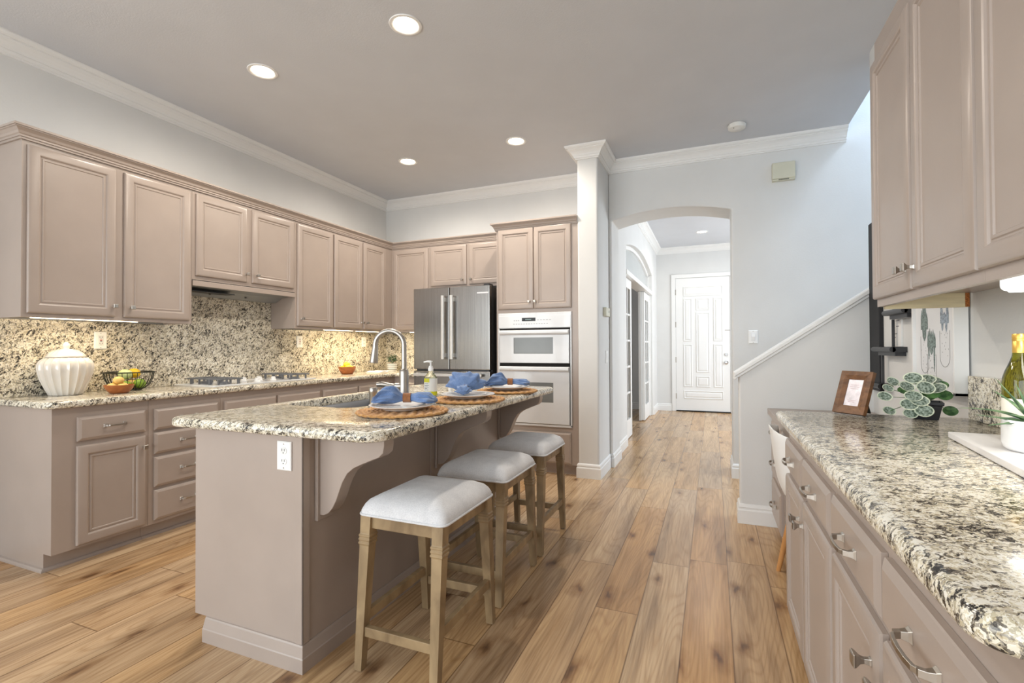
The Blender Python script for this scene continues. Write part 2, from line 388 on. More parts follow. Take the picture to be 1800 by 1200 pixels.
def rounded(pts, rads, seg=8):
    """polygon with rounded corners, ccw or cw"""
    out = []; n = len(pts)
    for i in range(n):
        p = Vector(pts[i]); a = Vector(pts[i-1]); b = Vector(pts[(i+1) % n]); r = rads[i] if isinstance(rads, (list, tuple)) else rads
        if r <= 0: out.append(tuple(p)); continue
        d1 = (a-p).normalized(); d2 = (b-p).normalized()
        half = d1.angle(d2)/2; d = r/math.tan(half)
        c = p+(d1+d2).normalized()*(r/math.sin(half))
        s1 = p+d1*d; s2 = p+d2*d
        v1 = s1-c; v2 = s2-c; ang = v1.angle(v2); sg = 1 if v1.x*v2.y-v1.y*v2.x > 0 else -1
        for k in range(seg+1):
            t = sg*ang*k/seg; out.append((c.x+v1.x*math.cos(t)-v1.y*math.sin(t), c.y+v1.x*math.sin(t)+v1.y*math.cos(t)))
    return out
def offset_poly(pts, d):
    """inward offset for a ccw polygon"""
    n = len(pts); out = []
    for i in range(n):
        p = Vector(pts[i]); a = Vector(pts[i-1]); b = Vector(pts[(i+1) % n])
        e1 = (p-a); e2 = (b-p)
        if e1.length < 1e-9: e1 = e2
        if e2.length < 1e-9: e2 = e1
        e1 = e1.normalized(); e2 = e2.normalized()
        n1 = Vector((-e1.y, e1.x)); n2 = Vector((-e2.y, e2.x)); m = (n1+n2)
        if m.length < 1e-6: m = n1
        m.normalize(); k = d/max(0.3, m.dot(n1)); out.append((p.x+m.x*k, p.y+m.y*k))
    return out
def worktop(name, pts, z0, z1, hole=None, mat=None, edge=0.014):
    """stone slab with a rounded edge; pts ccw"""
    mb = MB(); t = z1-z0
    prof = [(0.010, z0), (0.003, z0+0.004), (0.0, z0+0.011), (0.0, z1-0.016), (0.003, z1-0.007), (0.009, z1-0.002), (0.018, z1)]
    rings = []
    for d, z in prof:
        q = offset_poly(pts, d) if d > 0 else pts
        rings.append([(p[0], p[1], z) for p in q])
    R = mb.loops(rings, cap0=hole is None, cap1=hole is None)
    if hole:
        H = [[mb.v((p[0], p[1], z)) for p in hole] for z in (z0, z1-0.003)]
        H.append([mb.v((p[0], p[1], z1)) for p in offset_poly(hole, -0.003)])
        n = len(hole)
        for a, b in zip(H, H[1:]):
            for i in range(n): mb.face((a[i], a[(i+1) % n], b[(i+1) % n], b[i]))
        for outer, inner in ((R[0], H[0]), (R[-1], H[-1])):
            es = []
            for L in (outer, inner):
                for i in range(len(L)):
                    e = mb.bm.edges.get((L[i], L[(i+1) % len(L)])) or mb.bm.edges.new((L[i], L[(i+1) % len(L)]))
                    es.append(e)
            bmesh.ops.triangle_fill(mb.bm, use_beauty=True, edges=es)
    return mb.build(name, mat or GRANITE, smooth=True, angle=50)
def sweep(mb, path, prof, closed=False):
    """profile (d = outward to the left of travel, z) swept along an xy path with mitred corners"""
    n = len(path); rings = []
    for i in range(n):
        p = Vector(path[i][:2])
        a = Vector(path[i-1][:2]) if (i > 0 or closed) else None
        b = Vector(path[(i+1) % n][:2]) if (i < n-1 or closed) else None
        e1 = (p-a).normalized() if a is not None else (b-p).normalized()
        e2 = (b-p).normalized() if b is not None else e1
        n1 = Vector((-e1.y, e1.x)); n2 = Vector((-e2.y, e2.x)); m = (n1+n2).normalized(); k = 1/max(0.2, m.dot(n1))
        rings.append([(p.x+m.x*d*k, p.y+m.y*d*k, z) for d, z in prof])
    if closed: rings.append(rings[0])
    mb.loops(rings, cap0=not closed, cap1=not closed)
    if closed: bmesh.ops.remove_doubles(mb.bm, verts=mb.bm.verts, dist=1e-6)
    return mb

XL, YB, CZ = -3.825, 5.09, 3.035          # left wall, kitchen back wall, ceiling height
XR = 0.925                                # right wall
DOOR_PROF = [(0, 0.010), (0.003, 0.0155), (0.010, 0.0185), (0.016, 0.020), (0.046, 0.020), (0.051, 0.0175), (0.055, 0.012), (0.060, 0.0115), (0.063, 0.0145), (0.070, 0.0145), (0.073, 0.0105), (0.076, 0.0105)]
SLAB_PROF = [(0, 0.011), (0.003, 0.0135), (0.016, 0.020), (0.02, 0.020)]
def knob(P, u, z, n, parent):
    mb = MB()
    def ring(h, d): return [P(u-h, z-h, n+d), P(u+h, z-h, n+d), P(u+h, z+h, n+d), P(u-h, z+h, n+d)]
    mb.loops([ring(0.0075, 0), ring(0.006, 0.004), ring(0.005, 0.012), ring(0.0065, 0.019), ring(0.0125, 0.027), ring(0.0135, 0.031), ring(0.010, 0.034)])
    return mb.build('knob', NICKEL, parent, bevel=0.0008)
def pull(P, u, z, n, parent, half=0.05, vert=False):
    """arched bar pull with two flared square feet"""
    mb = MB()
    Q = (lambda a, b, d: P(u+b, z+a, d)) if vert else (lambda a, b, d: P(u+a, z+b, d))
    for s in (-1, 1):
        def ring(c, hx, hy, d): return [Q(c-hx, -hy, n+d), Q(c+hx, -hy, n+d), Q(c+hx, hy, n+d), Q(c-hx, hy, n+d)]
        c = s*half
        mb.loops([ring(c, 0.010, 0.011, 0), ring(c, 0.0075, 0.008, 0.005), ring(c, 0.005, 0.006, 0.014), ring(c-s*0.004, 0.005, 0.006, 0.024)])
    pts = [(-half, 0.018), (-half*0.8, 0.027), (-half*0.45, 0.030), (0, 0.031), (half*0.45, 0.030), (half*0.8, 0.027), (half, 0.018)]
    rings = [[Q(a, -0.006, n+d-0.0025), Q(a, 0.006, n+d-0.0025), Q(a, 0.0045, n+d+0.0025), Q(a, -0.0045, n+d+0.0025)] for a, d in pts]
    mb.loops(rings)
    return mb.build('pull_handle', NICKEL, parent, bevel=0.0006)

# ------------------------------------------------------------------ room shell
mb = MB(); mb.box(-6.0, 4.2, -4.2, 10.2, -0.05, 0.0); structure(mb.build('floor', FLOOR, origin=(0, 0, 0)))
# ceiling: kitchen part with the stair well cut out, and the foyer part
mb = MB()
mb.box(-6.0, 4.2, -4.2, 3.70, CZ, CZ+0.25); mb.box(-6.0, 1.06, 3.70, 5.0, CZ, CZ+0.25); mb.box(-6.0, 2.4, 5.0, 10.2, CZ, CZ+0.25)
structure(mb.build('ceiling', CEIL))
mb = MB(); mb.box(XL-0.15, XL, 0.2, YB+0.15, 0, CZ); structure(mb.build('wall_left', WALL))
mb = MB(); mb.box(XL, -1.148, YB, YB+0.15, 0, CZ); structure(mb.build('wall_back', WALL))
mb = MB(); mb.box(XR, XR+0.12, 0.62, 3.66, 0, CZ); structure(mb.build('wall_right', WALL))
# family room behind the photographer, with assumed tall windows
mb = MB()
mb.box(-5.9, -3.9, -4.1, -3.95, 0, CZ); mb.box(0.7, 4.0, -4.1, -3.95, 0, CZ); mb.box(-3.9, 0.7, -4.1, -3.95, 2.7, CZ); mb.box(-3.9, 0.7, -4.1, -3.95, 0, 0.3)
structure(mb.build('wall_rear', WALL))
mb = MB(); mb.box(3.9, 4.05, -4.1, 3.66, 0, CZ); mb.box(XR+0.12, 3.9, 3.55, 3.66, 0, CZ); structure(mb.build('wall_side', WALL))
mb = MB(); mb.box(-5.9, -5.75, -4.1, 0.2, 0, CZ); mb.box(-5.9, XL-0.15, 0.2, 0.35, 0, CZ); structure(mb.build('wall_nook', WALL))
mb = MB()
for x in (-3.9, -2.75, -1.6, -0.45, 0.7): mb.box(x-0.04, x+0.04, -4.06, -4.0, 0.3, 2.7)
mb.box(-3.9, 0.7, -4.06, -4.0, 0.3, 0.38); mb.box(-3.9, 0.7, -4.06, -4.0, 2.62, 2.7)
structure(mb.build('window_1', TRIM))  # unseen rear window frame, assumed
# column at the end of the kitchen back wall
mb = MB(); mb.box(-1.148, -0.955, 4.375, 5.24, 0, CZ); structure(mb.build('wall_column', WALL, bevel=0.018, bseg=3))
# hallway wall with the flat arch
YA, YA2 = 4.865, 5.26
def arch_pts(x0, x1, zs, zt, n=20):
    h = zt-zs; c = (x1-x0)/2; R = (c*c+h*h)/(2*h); cx = (x0+x1)/2; cz = zt-R; a0 = math.asin(c/R)
    return [(cx+R*math.sin(-a0+2*a0*i/n), cz+R*math.cos(-a0+2*a0*i/n)) for i in range(n+1)]
AR = arch_pts(-0.925, 0.168, 2.452, 2.527)
mb = MB()
poly = [(-0.955, 0), (-0.925, 0)]+AR+[(0.168, 0), (4.05, 0), (4.05, 5.7), (1.06, 5.7), (1.06, CZ), (-0.955, CZ)]
mb.prism(poly, lambda a, b, c: (a, c, b), YA, YA2)
structure(mb.build('wall_arch', WALL, bevel=0.012, bseg=3))
# stair well: pony wall, shaft walls, treads
PX0 = 0.165
sl = (1.527-1.005)/(0.914-0.158)
mb = MB()
poly = [(PX0, 0), (XR+0.1, 0), (XR+0.1, 1.005+sl*(XR+0.1-0.158)), (PX0, 1.01)]
mb.prism(poly, lambda a, b, c: (a, c, b), 3.66, 3.79)
structure(mb.build('wall_stair', WALL, bevel=0.012, bseg=3))
mb = MB()
cap = [(PX0-0.03, 1.01-0.02), (PX0-0.03, 1.01+0.008), (XR+0.1, 1.005+sl*(XR+0.1-0.158)+0.032), (XR+0.1, 1.005+sl*(XR+0.1-0.158)+0.002)]
mb.prism(cap, lambda a, b, c: (a, c, b), 3.632, 3.818)
mb.prism([(a, b-0.022) for a, b in cap], lambda a, b, c: (a, c, b), 3.645, 3.805)
structure(mb.build('trim_1', TRIM, bevel=0.004))
mb = MB(); mb.box(XR+0.1, 4.05, 3.66, 3.79, 0, 5.7); mb.box(4.05, 4.2, 3.66, 5.26, 0, 5.7); structure(mb.build('wall_stairwell', WALL))
mb = MB(); mb.box(1.0, 1.06, 3.70, 4.9, CZ+0.25, 5.7); mb.box(1.0, 4.2, 3.66, 5.26, 5.7, 5.8); structure(mb.build('wall_upstairs', WALL))
mb = MB()
for i in range(11):
    x = 0.42+i*0.27; mb.box(x, x+0.30, 3.80, 4.855, 0 if i == 0 else i*0.185-0.04, (i+1)*0.185)
structure(mb.build('stairs', noisy('stair_carpet', (196, 190, 180), 0.95, amt=0.06, scale=90, bump=0.6)))
# foyer
XF = -0.97
mb = MB(); mb.box(-3.6, 2.3, 9.53, 9.68, 0, CZ); structure(mb.build('wall_foyer_back', WALL))
mb = MB(); mb.box(2.25, 2.4, 5.26, 6.4, 0, CZ); mb.box(2.25, 2.4, 8.8, 9.6, 0, CZ); mb.box(2.25, 2.4, 6.4, 8.8, 2.75, CZ); mb.box(2.25, 2.4, 6.4, 8.8, 0, 0.6)
structure(mb.build('wall_foyer_right', WALL))  # unseen wall; its window opening is assumed
fa = arch_pts(6.03, 8.78, 2.44, 2.60, 24)
mb = MB()
poly = [(5.26, 0), (6.03, 0)]+fa+[(8.78, 0), (9.53, 0), (9.53, CZ), (5.26, CZ)]
mb.prism(poly, lambda a, b, c: (c, a, b), XF-0.17, XF)
structure(mb.build('wall_foyer_left', WALL, bevel=0.006))
mb = MB(); mb.box(-3.75, -3.6, 5.24, 9.68, 0, CZ); mb.box(-3.6, -1.148, 5.24, 5.3, 0, CZ)
structure(mb.build('wall_study', noisy('grey_study_wall', (206, 208, 210), 0.8, amt=0.01)))

# crown mouldings
def crown(z=CZ, s=1.0):
    p = [(0, -0.112), (0.012, -0.112), (0.012, -0.102), (0.020, -0.098), (0.024, -0.088), (0.024, -0.080), (0.030, -0.080), (0.036, -0.066), (0.050, -0.048), (0.066, -0.036), (0.072, -0.034), (0.072, -0.026), (0.080, -0.026), (0.090, -0.018), (0.096, -0.008), (0.096, 0), (0, 0)]
    return [(d*s, z+h*s) for d, h in p]
mb = MB(); sweep(mb, [(-1.148, YB), (XL, YB), (XL, 0.35)], crown()); structure(mb.build('trim_2', TRIM))
mb = MB(); sweep(mb, [(1.058, YA), (-0.955, YA), (-0.955, 4.375), (-1.148, 4.375), (-1.148, YB-0.1)], crown()); structure(mb.build('trim_3', TRIM))
mb = MB(); sweep(mb, [(2.25, 9.53), (XF, 9.53), (XF, 5.26), (2.25, 5.26)], crown()); structure(mb.build('trim_4', TRIM))
BASEP = [(0, 0), (0.017, 0), (0.017, 0.088), (0.015, 0.094), (0.011, 0.098), (0.011, 0.106), (0.013, 0.110), (0.010, 0.122), (0.004, 0.130), (0, 0.132)]
mb = MB(); sweep(mb, [(-0.935, YA), (-0.955, YA), (-0.955, 4.375), (-1.148, 4.375), (-1.148, 4.43)], BASEP); structure(mb.build('baseboard_column', TRIM))
mb = MB(); sweep(mb, [(XF, 5.98), (XF, 5.262), (-0.925, 5.262), (-0.925, YA), (-0.94, YA)], BASEP); structure(mb.build('baseboard_arch', TRIM))
mb = MB(); sweep(mb, [(0.35, YA), (0.168, YA), (0.168, YA2+0.0), (1.2, YA2)], BASEP); structure(mb.build('baseboard_hall', TRIM))
mb = MB(); sweep(mb, [(0.42, 3.66), (PX0, 3.66), (PX0, 3.79), (0.40, 3.79)], BASEP); structure(mb.build('baseboard_stair', TRIM))
mb = MB(); sweep(mb, [(-0.70, 9.53), (XF, 9.53), (XF, 8.85)], BASEP); sweep(mb, [(2.25, 9.53), (0.40, 9.53)], BASEP); structure(mb.build('baseboard_foyer', TRIM))
mb = MB(); sweep(mb, [(-1.15, 9.53), (-3.6, 9.53)], BASEP); structure(mb.build('baseboard_study', TRIM))

# front door
d1 = empty('door_1', (-0.17, 9.52, 0), kind='structure')
PD = lambda u, z, n: (u, 9.515-n, z)
mb = MB(); mb.fbox(PD, -0.628, 0.292, 0.02, 2.452, -0.012, 0.0)
def drp(u0, u1, z0, z1):
    mb.panel(PD, u0, u1, z0, z1, [(0.004, 0.010), (0.012, 0.012), (0.020, 0.003), (0.026, 0.002), (0.046, 0.011), (0.05, 0.011)])
drp(-0.495, 0.175, 2.115, 2.295)
for zs in ((1.29, 2.075), (0.455, 1.232)): drp(-0.495, -0.345, *zs); drp(0.018, 0.175, *zs)
drp(-0.278, -0.048, 1.855, 2.075); drp(-0.278, -0.048, 0.72, 1.815); drp(-0.278, -0.048, 0.455, 0.65); drp(-0.495, 0.175, 0.235, 0.385)
mb.build('door_leaf', TRIM, d1)
mb = MB(); mb.box(-0.628, 0.292, 9.50, 9.53, 0.0, 0.022); mb.build('threshold', DARKGAP, d1)
mb = MB()
for x0, x1 in ((-0.705, -0.632), (0.296, 0.369)): mb.box(x0, x1, 9.505, 9.53, 0, 2.53)
mb.box(-0.705, 0.369, 9.504, 9.53, 2.458, 2.53); mb.build('door_casing', TRIM, d1, bevel=0.005)
for z, nm in ((1.05, 'deadbolt'), (0.905, 'door_knob')):
    mb = MB(); pr = [(0.033, 0), (0.033, 0.006), (0.014, 0.010), (0.014, 0.03), (0.026, 0.038), (0.028, 0.05), (0.018, 0.06), (0, 0.061)] if nm == 'door_knob' else [(0.03, 0), (0.03, 0.008), (0.022, 0.018), (0.02, 0.022), (0, 0.022)]
    rings = [[(0.228+max(r, 1e-5)*math.cos(2*PI*i/20), 9.515-h, z+max(r, 1e-5)*math.sin(2*PI*i/20)) for i in range(20)] for r, h in pr]
    mb.loops(rings); mb.build(nm, CHROME, d1, smooth=True)
mb = MB(); mb.box(0.205, 0.292, 9.506, 9.515, 1.48, 1.49); mb.build('door_guard', NICKEL, d1)
for z in (2.2, 1.6, 0.95, 0.28):
    mb = MB(); mb.box(-0.638, -0.622, 9.503, 9.514, z-0.05, z+0.05); mb.build('hinge', NICKEL, d1)

# french doors to the study in the arched opening
d2 = empty('door_2', (-1.05, 7.4, 0), kind='structure')
mb = MB(); mb.box(XF-0.17, XF+0.01, 6.03, 8.78, 2.09, 2.15); mb.box(XF-0.12, XF-0.03, 6.03, 6.10, 0, 2.09); mb.box(XF-0.12, XF-0.03, 8.70, 8.78, 0, 2.09)
mb.build('door_frame', TRIM, d2, bevel=0.004)
def french(y0, y1, x, cols, nm):
    mb = MB(); z0, z1 = 0.012, 2.08; st = 0.10
    mb.box(x-0.02, x+0.02, y0, y0+st, z0, z1); mb.box(x-0.02, x+0.02, y1-st, y1, z0, z1)
    mb.box(x-0.02, x+0.02, y0+st, y1-st, z0, z0+0.24); mb.box(x-0.02, x+0.02, y0+st, y1-st, z1-0.12, z1)
    for i in range(1, cols):
        y = y0+st+(y1-y0-2*st)*i/cols; mb.box(x-0.014, x+0.014, y-0.012, y+0.012, z0+0.24, z1-0.12)
    for k in range(1, 5):
        z = z0+0.24+(z1-z0-0.36)*k/5; mb.box(x-0.014, x+0.014, y0+st, y1-st, z-0.012, z+0.012)
    lf = mb.build(nm, TRIM, d2)
    mb = MB(); mb.box(x-0.003, x+0.003, y0+st, y1-st, z0+0.24, z1-0.12); mb.build('pane', CLEARGLASS, lf)
french(6.10, 6.72, XF-0.065, 2, 'door_leaf'); french(8.05, 8.70, XF-0.065, 2, 'door_leaf'); french(8.0, 8.6, XF-0.11, 2, 'sliding_leaf')
mb = MB()
inner = arch_pts(6.10, 8.71, 2.40, 2.55, 24); outer = arch_pts(6.032, 8.778, 2.44, 2.598, 24)
rings = [[(XF-0.11, a[0], a[1]) for a in (inner[0],)]]
ring = []
for i in range(25):
    ring.append([(XF-0.12, inner[i][0], inner[i][1]), (XF-0.06, inner[i][0], inner[i][1]), (XF-0.06, outer[i][0], outer[i][1]), (XF-0.12, outer[i][0], outer[i][1])])
mb.loops(ring); mb.box(XF-0.12, XF-0.06, 6.032, 6.10, 2.15, 2.42); mb.box(XF-0.12, XF-0.06, 8.71, 8.778, 2.15, 2.42)
mb.build('transom_frame', TRIM, d2)
mb = MB(); mb.prism([(6.10, 2.15)]+inner+[(8.71, 2.15)], lambda a, b, c: (c, a, b), XF-0.095, XF-0.088); mb.build('transom_pane', noisy('frosted_transom_glass', (186, 190, 190), 0.25, amt=0.01), d2)

# ------------------------------------------------------------------ kitchen cabinets
UFX, BFX = -3.51, -3.27                    # face of left upper and base cabinets
UFY, BFY, TFY = 4.78, 4.50, 4.395          # faces on the back wall: uppers, base, oven tower
PLU = lambda u, z, n: (UFX+n, u, z)
PLB = lambda u, z, n: (BFX+n, u, z)
PBU = lambda u, z, n: (u, UFY-n, z)
PBB = lambda u, z, n: (u, BFY-n, z)
PBT = lambda u, z, n: (u, TFY-n, z)
PRB = lambda u, z, n: (0.305-n, u, z)
PRU = lambda u, z, n: (0.62-n, u, z)
G_UP = 'taupe upper cabinets'; G_BASE = 'taupe base cabinets'
def door(P, u0, u1, z0, z1, t, kn=None, name='door'):
    mb = MB(); mb.panel(P, u0, u1, z0, z1, DOOR_PROF, 0.0005)
    d = mb.build(name, PAINT, t, smooth=True, angle=20)
    if kn: knob(P, kn[0], kn[1], 0.0205, d)
    return d
def drawer(P, u0, u1, z0, z1, t, pl=None, name='drawer', half=0.05):
    mb = MB(); mb.panel(P, u0, u1, z0, z1, SLAB_PROF, 0.0005)
    d = mb.build(name, PAINT, t)
    if pl == 'c': pull(P, (u0+u1)/2, (z0+z1)/2, 0.0205, d, half)
    elif pl: pull(P, pl[0], pl[1], 0.0205, d, half)
    return d
g = 0.0015
# left wall uppers
UZ0, UZ1 = 1.378, 2.36
c = empty('wall_cabinet', (-3.66, 1.905, UZ0), 'tall two-door taupe wall cabinet over the white pumpkin jar, nearest on the left wall', 'cabinet')
mb = MB(); mb.box(XL+g, UFX-0.02, 1.437, 2.383, UZ0+0.012, UZ1); mb.box(UFX-0.02, UFX, 1.437, 2.383, UZ0, UZ1); mb.box(XL+0.03, UFX-0.02, 1.437, 1.455, UZ0, UZ0+0.012); mb.box(XL+0.03, UFX-0.02, 2.365, 2.383, UZ0, UZ0+0.012); mb.build('carcass', PAINT, c)
door(PLU, 1.459, 1.888, 1.402, 2.337, c, (1.872, 1.468)); door(PLU, 1.937, 2.364, 1.402, 2.337, c, (1.972, 1.466))
c = empty('wall_cabinet', (-3.66, 2.86, 1.70), 'short two-door taupe wall cabinet above the range hood', 'cabinet')
mb = MB(); mb.box(XL+g, UFX, 2.3845, 3.331, 1.705, UZ1); mb.build('carcass', PAINT, c)
door(PLU, 2.408, 2.830, 1.735, 2.337, c, (2.815, 1.799)); door(PLU, 2.879, 3.308, 1.735, 2.337, c, (2.915, 1.799))
c = empty('wall_cabinet', (-3.66, 3.57, UZ0), 'taupe one-door wall cabinet right of the range hood', 'cabinet')
mb = MB(); mb.box(XL+g, UFX-0.02, 3.3325, 3.808, UZ0+0.012, UZ1); mb.box(UFX-0.02, UFX, 3.3325, 3.808, UZ0, UZ1); mb.box(XL+0.03, UFX-0.02, 3.3325, 3.35, UZ0, UZ0+0.012); mb.build('carcass', PAINT, c)
door(PLU, 3.353, 3.796, 1.402, 2.337, c, (3.392, 1.468))
c = empty('wall_cabinet', (-3.66, 4.3, UZ0), 'narrow two-door taupe wall cabinet running into the back left corner', 'cabinet')
mb = MB(); mb.box(XL+g, UFX-0.02, 3.8095, UFY, UZ0+0.012, UZ1); mb.box(UFX-0.02, UFX, 3.8095, UFY, UZ0, UZ1); mb.build('carcass', PAINT, c)
door(PLU, 3.819, 4.236, 1.402, 2.337, c, (4.219, 1.468)); door(PLU, 4.26, 4.645, 1.402, 2.337, c, (4.30, 1.468))
# back wall uppers
c = empty('wall_cabinet', (-3.25, 4.93, UZ0), 'taupe one-door wall cabinet in the corner left of the fridge', 'cabinet')
mb = MB(); mb.box(XL+g, -2.986, UFY+0.02, YB-g, UZ0+0.012, UZ1); mb.box(UFX+0.0005, -2.986, UFY, UFY+0.02, UZ0, UZ1); mb.build('carcass', PAINT, c)
door(PBU, -3.478, -3.003, 1.402, 2.337, c)
c = empty('wall_cabinet', (-2.48, 4.93, 1.86), 'short taupe wall cabinet above the steel fridge', 'cabinet')
mb = MB(); mb.box(-2.9845, -1.977, UFY, YB-g, 1.865, UZ1); mb.build('carcass', PAINT, c)
door(PBU, -2.968, -2.508, 1.893, 2.337, c, (-2.552, 1.949)); door(PBU, -2.474, -2.012, 1.893, 2.337, c, (-2.446, 1.949))
# crown on the cabinet tops
CP = [(0, 2.346), (0.010, 2.346), (0.010, 2.358), (0.016, 2.358), (0.016, 2.368), (0.022, 2.372), (0.026, 2.384), (0.038, 2.398), (0.044, 2.400), (0.044, 2.406), (0.050, 2.406), (0.050, 2.418), (0.0, 2.418)]
mb = MB(); sweep(mb, [(-1.977, UFY), (UFX, UFY), (UFX, 1.437), (XL+g, 1.437)], [(d+0.0005, z+0.0125) for d, z in CP])
tag(mb.build('cabinet_crown', PAINT), 'long taupe crown moulding along the top of the left and corner wall cabinets', 'moulding')
# oven tower
c = empty('oven_cabinet', (-1.56, 4.74, 0), 'full-height taupe cabinet housing the white double oven', 'cabinet')
mb = MB(); mb.box(-1.975, -1.150, TFY, YB-g, 0.098, 0.444); mb.box(-1.975, -1.150, TFY, YB-g, 1.53, UZ1); mb.box(-1.975, -1.953, TFY, YB-g, 0.444, 1.53); mb.box(-1.209, -1.150, TFY, YB-g, 0.444, 1.53); mb.box(-1.953, -1.209, YB-0.03, YB-g, 0.444, 1.53); mb.box(-1.96, -1.151, TFY+0.06, YB-g, 0, 0.098); mb.build('carcass', PAINT, c)
door(PBT, -1.953, -1.585, 1.566, 2.350, c, (-1.622, 1.634)); door(PBT, -1.579, -1.211, 1.566, 2.350, c, (-1.562, 1.634))
drawer(PBT, -1.945, -1.219, 0.112, 0.398, c)
mb = MB(); sweep(mb, [(-1.1505, TFY), (-1.975, TFY), (-1.975, UFY-0.06)], [(d+0.0005, z) for d, z in CP]); mb.build('crown', PAINT, c)

# left base cabinets
BZ0, BZ1 = 0.095, 0.878
def base_left(y0, y1, label, endpanel=False):
    c = empty('base_cabinet', (-3.55, (y0+y1)/2, 0), label, 'cabinet')
    mb = MB(); mb.box(XL+g, BFX, y0, y1, BZ0, BZ1); mb.box(XL+g, BFX-0.072, y0, y1, 0.0, BZ0); mb.build('carcass', PAINT, c)
    mb = MB()
    if endpanel: sweep(mb, [(BFX-0.072, y1), (BFX-0.072, y0), (XL+g, y0)], [(0, 0), (0.017, 0), (0.016, 0.008), (0.010, 0.016), (0, 0.019)])
    else: sweep(mb, [(BFX-0.072, y1), (BFX-0.072, y0)], [(0, 0), (0.017, 0), (0.016, 0.008), (0.010, 0.016), (0, 0.019)])
    mb.build('shoe_moulding', PAINT, c)
    return c
c = base_left(1.468, 1.948, 'taupe base cabinet with one drawer over one door, nearest end of the left run', True)
drawer(PLB, 1.577, 1.927, 0.686, 0.820, c, (1.757, 0.757)); door(PLB, 1.575, 1.928, 0.110, 0.660, c, (1.908, 0.594))
c = base_left(1.9495, 2.430, 'taupe base cabinet with a stack of four drawers', False)
for z0, z1 in ((0.686, 0.818), (0.535, 0.668), (0.327, 0.514), (0.118, 0.306)): drawer(PLB, 1.979, 2.407, z0, z1, c, 'c')
c = base_left(2.4315, 3.395, 'wide taupe base cabinet below the white cooktop', False)
drawer(PLB, 2.456, 2.905, 0.686, 0.818, c); drawer(PLB, 2.920, 3.380, 0.686, 0.818, c); door(PLB, 2.456, 2.905, 0.11, 0.66, c, (2.88, 0.594)); door(PLB, 2.920, 3.380, 0.11, 0.66, c, (2.945, 0.594))
c = base_left(3.3965, 4.41, 'taupe base cabinet with two drawers between the cooktop and the corner', False)
drawer(PLB, 3.416, 3.879, 0.686, 0.818, c, 'c'); drawer(PLB, 3.898, 4.39, 0.686, 0.818, c, 'c'); door(PLB, 3.416, 3.879, 0.11, 0.66, c, (3.85, 0.594)); door(PLB, 3.898, 4.39, 0.11, 0.66, c, (3.925, 0.594))
c = empty('base_cabinet', (-3.4, 4.75, 0), 'taupe corner base cabinet beside the fridge', 'cabinet')
mb = MB(); mb.box(XL+g, -2.945, BFY, YB-g, BZ0, BZ1); mb.box(XL+g, BFX, 4.4115, BFY, BZ0, BZ1); mb.box(XL+g, -2.945, BFY+0.07, YB-g, 0, BZ0); mb.build('carcass', PAINT, c)
drawer(PBB, -3.23, -2.955, 0.686, 0.818, c, 'c'); door(PBB, -3.23, -2.955, 0.11, 0.66, c, (-2.98, 0.594))

# left L-shaped worktop and backsplash
CT = 0.918
pts = rounded([(XL+0.0005, 1.435), (-3.235, 1.435), (-3.235, 4.465), (-2.935, 4.465), (-2.935, YB-0.0005), (XL+0.0005, YB-0.0005)], [0, 0.055, 0.03, 0, 0, 0])
tag(worktop('granite_worktop', pts, BZ1+0.0005, CT), 'l-shaped speckled granite worktop along the left wall and into the corner', 'worktop')
mb = MB(); mb.box(XL+0.001, XL+0.021, 1.437, YB-0.0215, CT+0.0005, UZ0-0.0005); mb.box(XL+0.001, XL+0.021, 2.385, 3.331, UZ0-0.0005, 1.70); mb.box(XL+0.001, -2.945, YB-0.021, YB-0.001, CT+0.0005, UZ0-0.0005)
tag(mb.build('backsplash', GRANITE), 'full-height speckled granite backsplash behind the cooktop and left worktop', 'backsplash')

# range hood
c = empty('range_hood', (-3.66, 2.857, 1.62), 'slim under-cabinet range hood with a taupe front strip', 'hood')
mb = MB(); mb.box(UFX-0.012, UFX+0.006, 2.388, 3.328, 1.660, 1.699); mb.build('front_strip', PAINT, c, bevel=0.002)
GREYM = noisy('grey_hood_metal', (150, 152, 152), 0.45, 0.2, amt=0.03)
mb = MB(); mb.prism([(XL+0.022, 1.704), (UFX-0.013, 1.704), (UFX-0.013, 1.672), (-3.66, 1.655), (-3.74, 1.615), (XL+0.022, 1.615)], lambda a, b, y: (a, y, b), 2.389, 3.327); mb.build('hood_body', GREYM, c)
mb = MB()
mb.box(-3.735, -3.60, 2.45, 2.80, 1.632, 1.638); mb.build('grease_filter', DARKMETAL, c)
for y in (2.66, 2.98):
    mb = MB(); mb.lathe([(0.007, 0), (0.009, 0.006)], (-3.70, y, 1.627), 12); mb.build('button', BLACK, c)

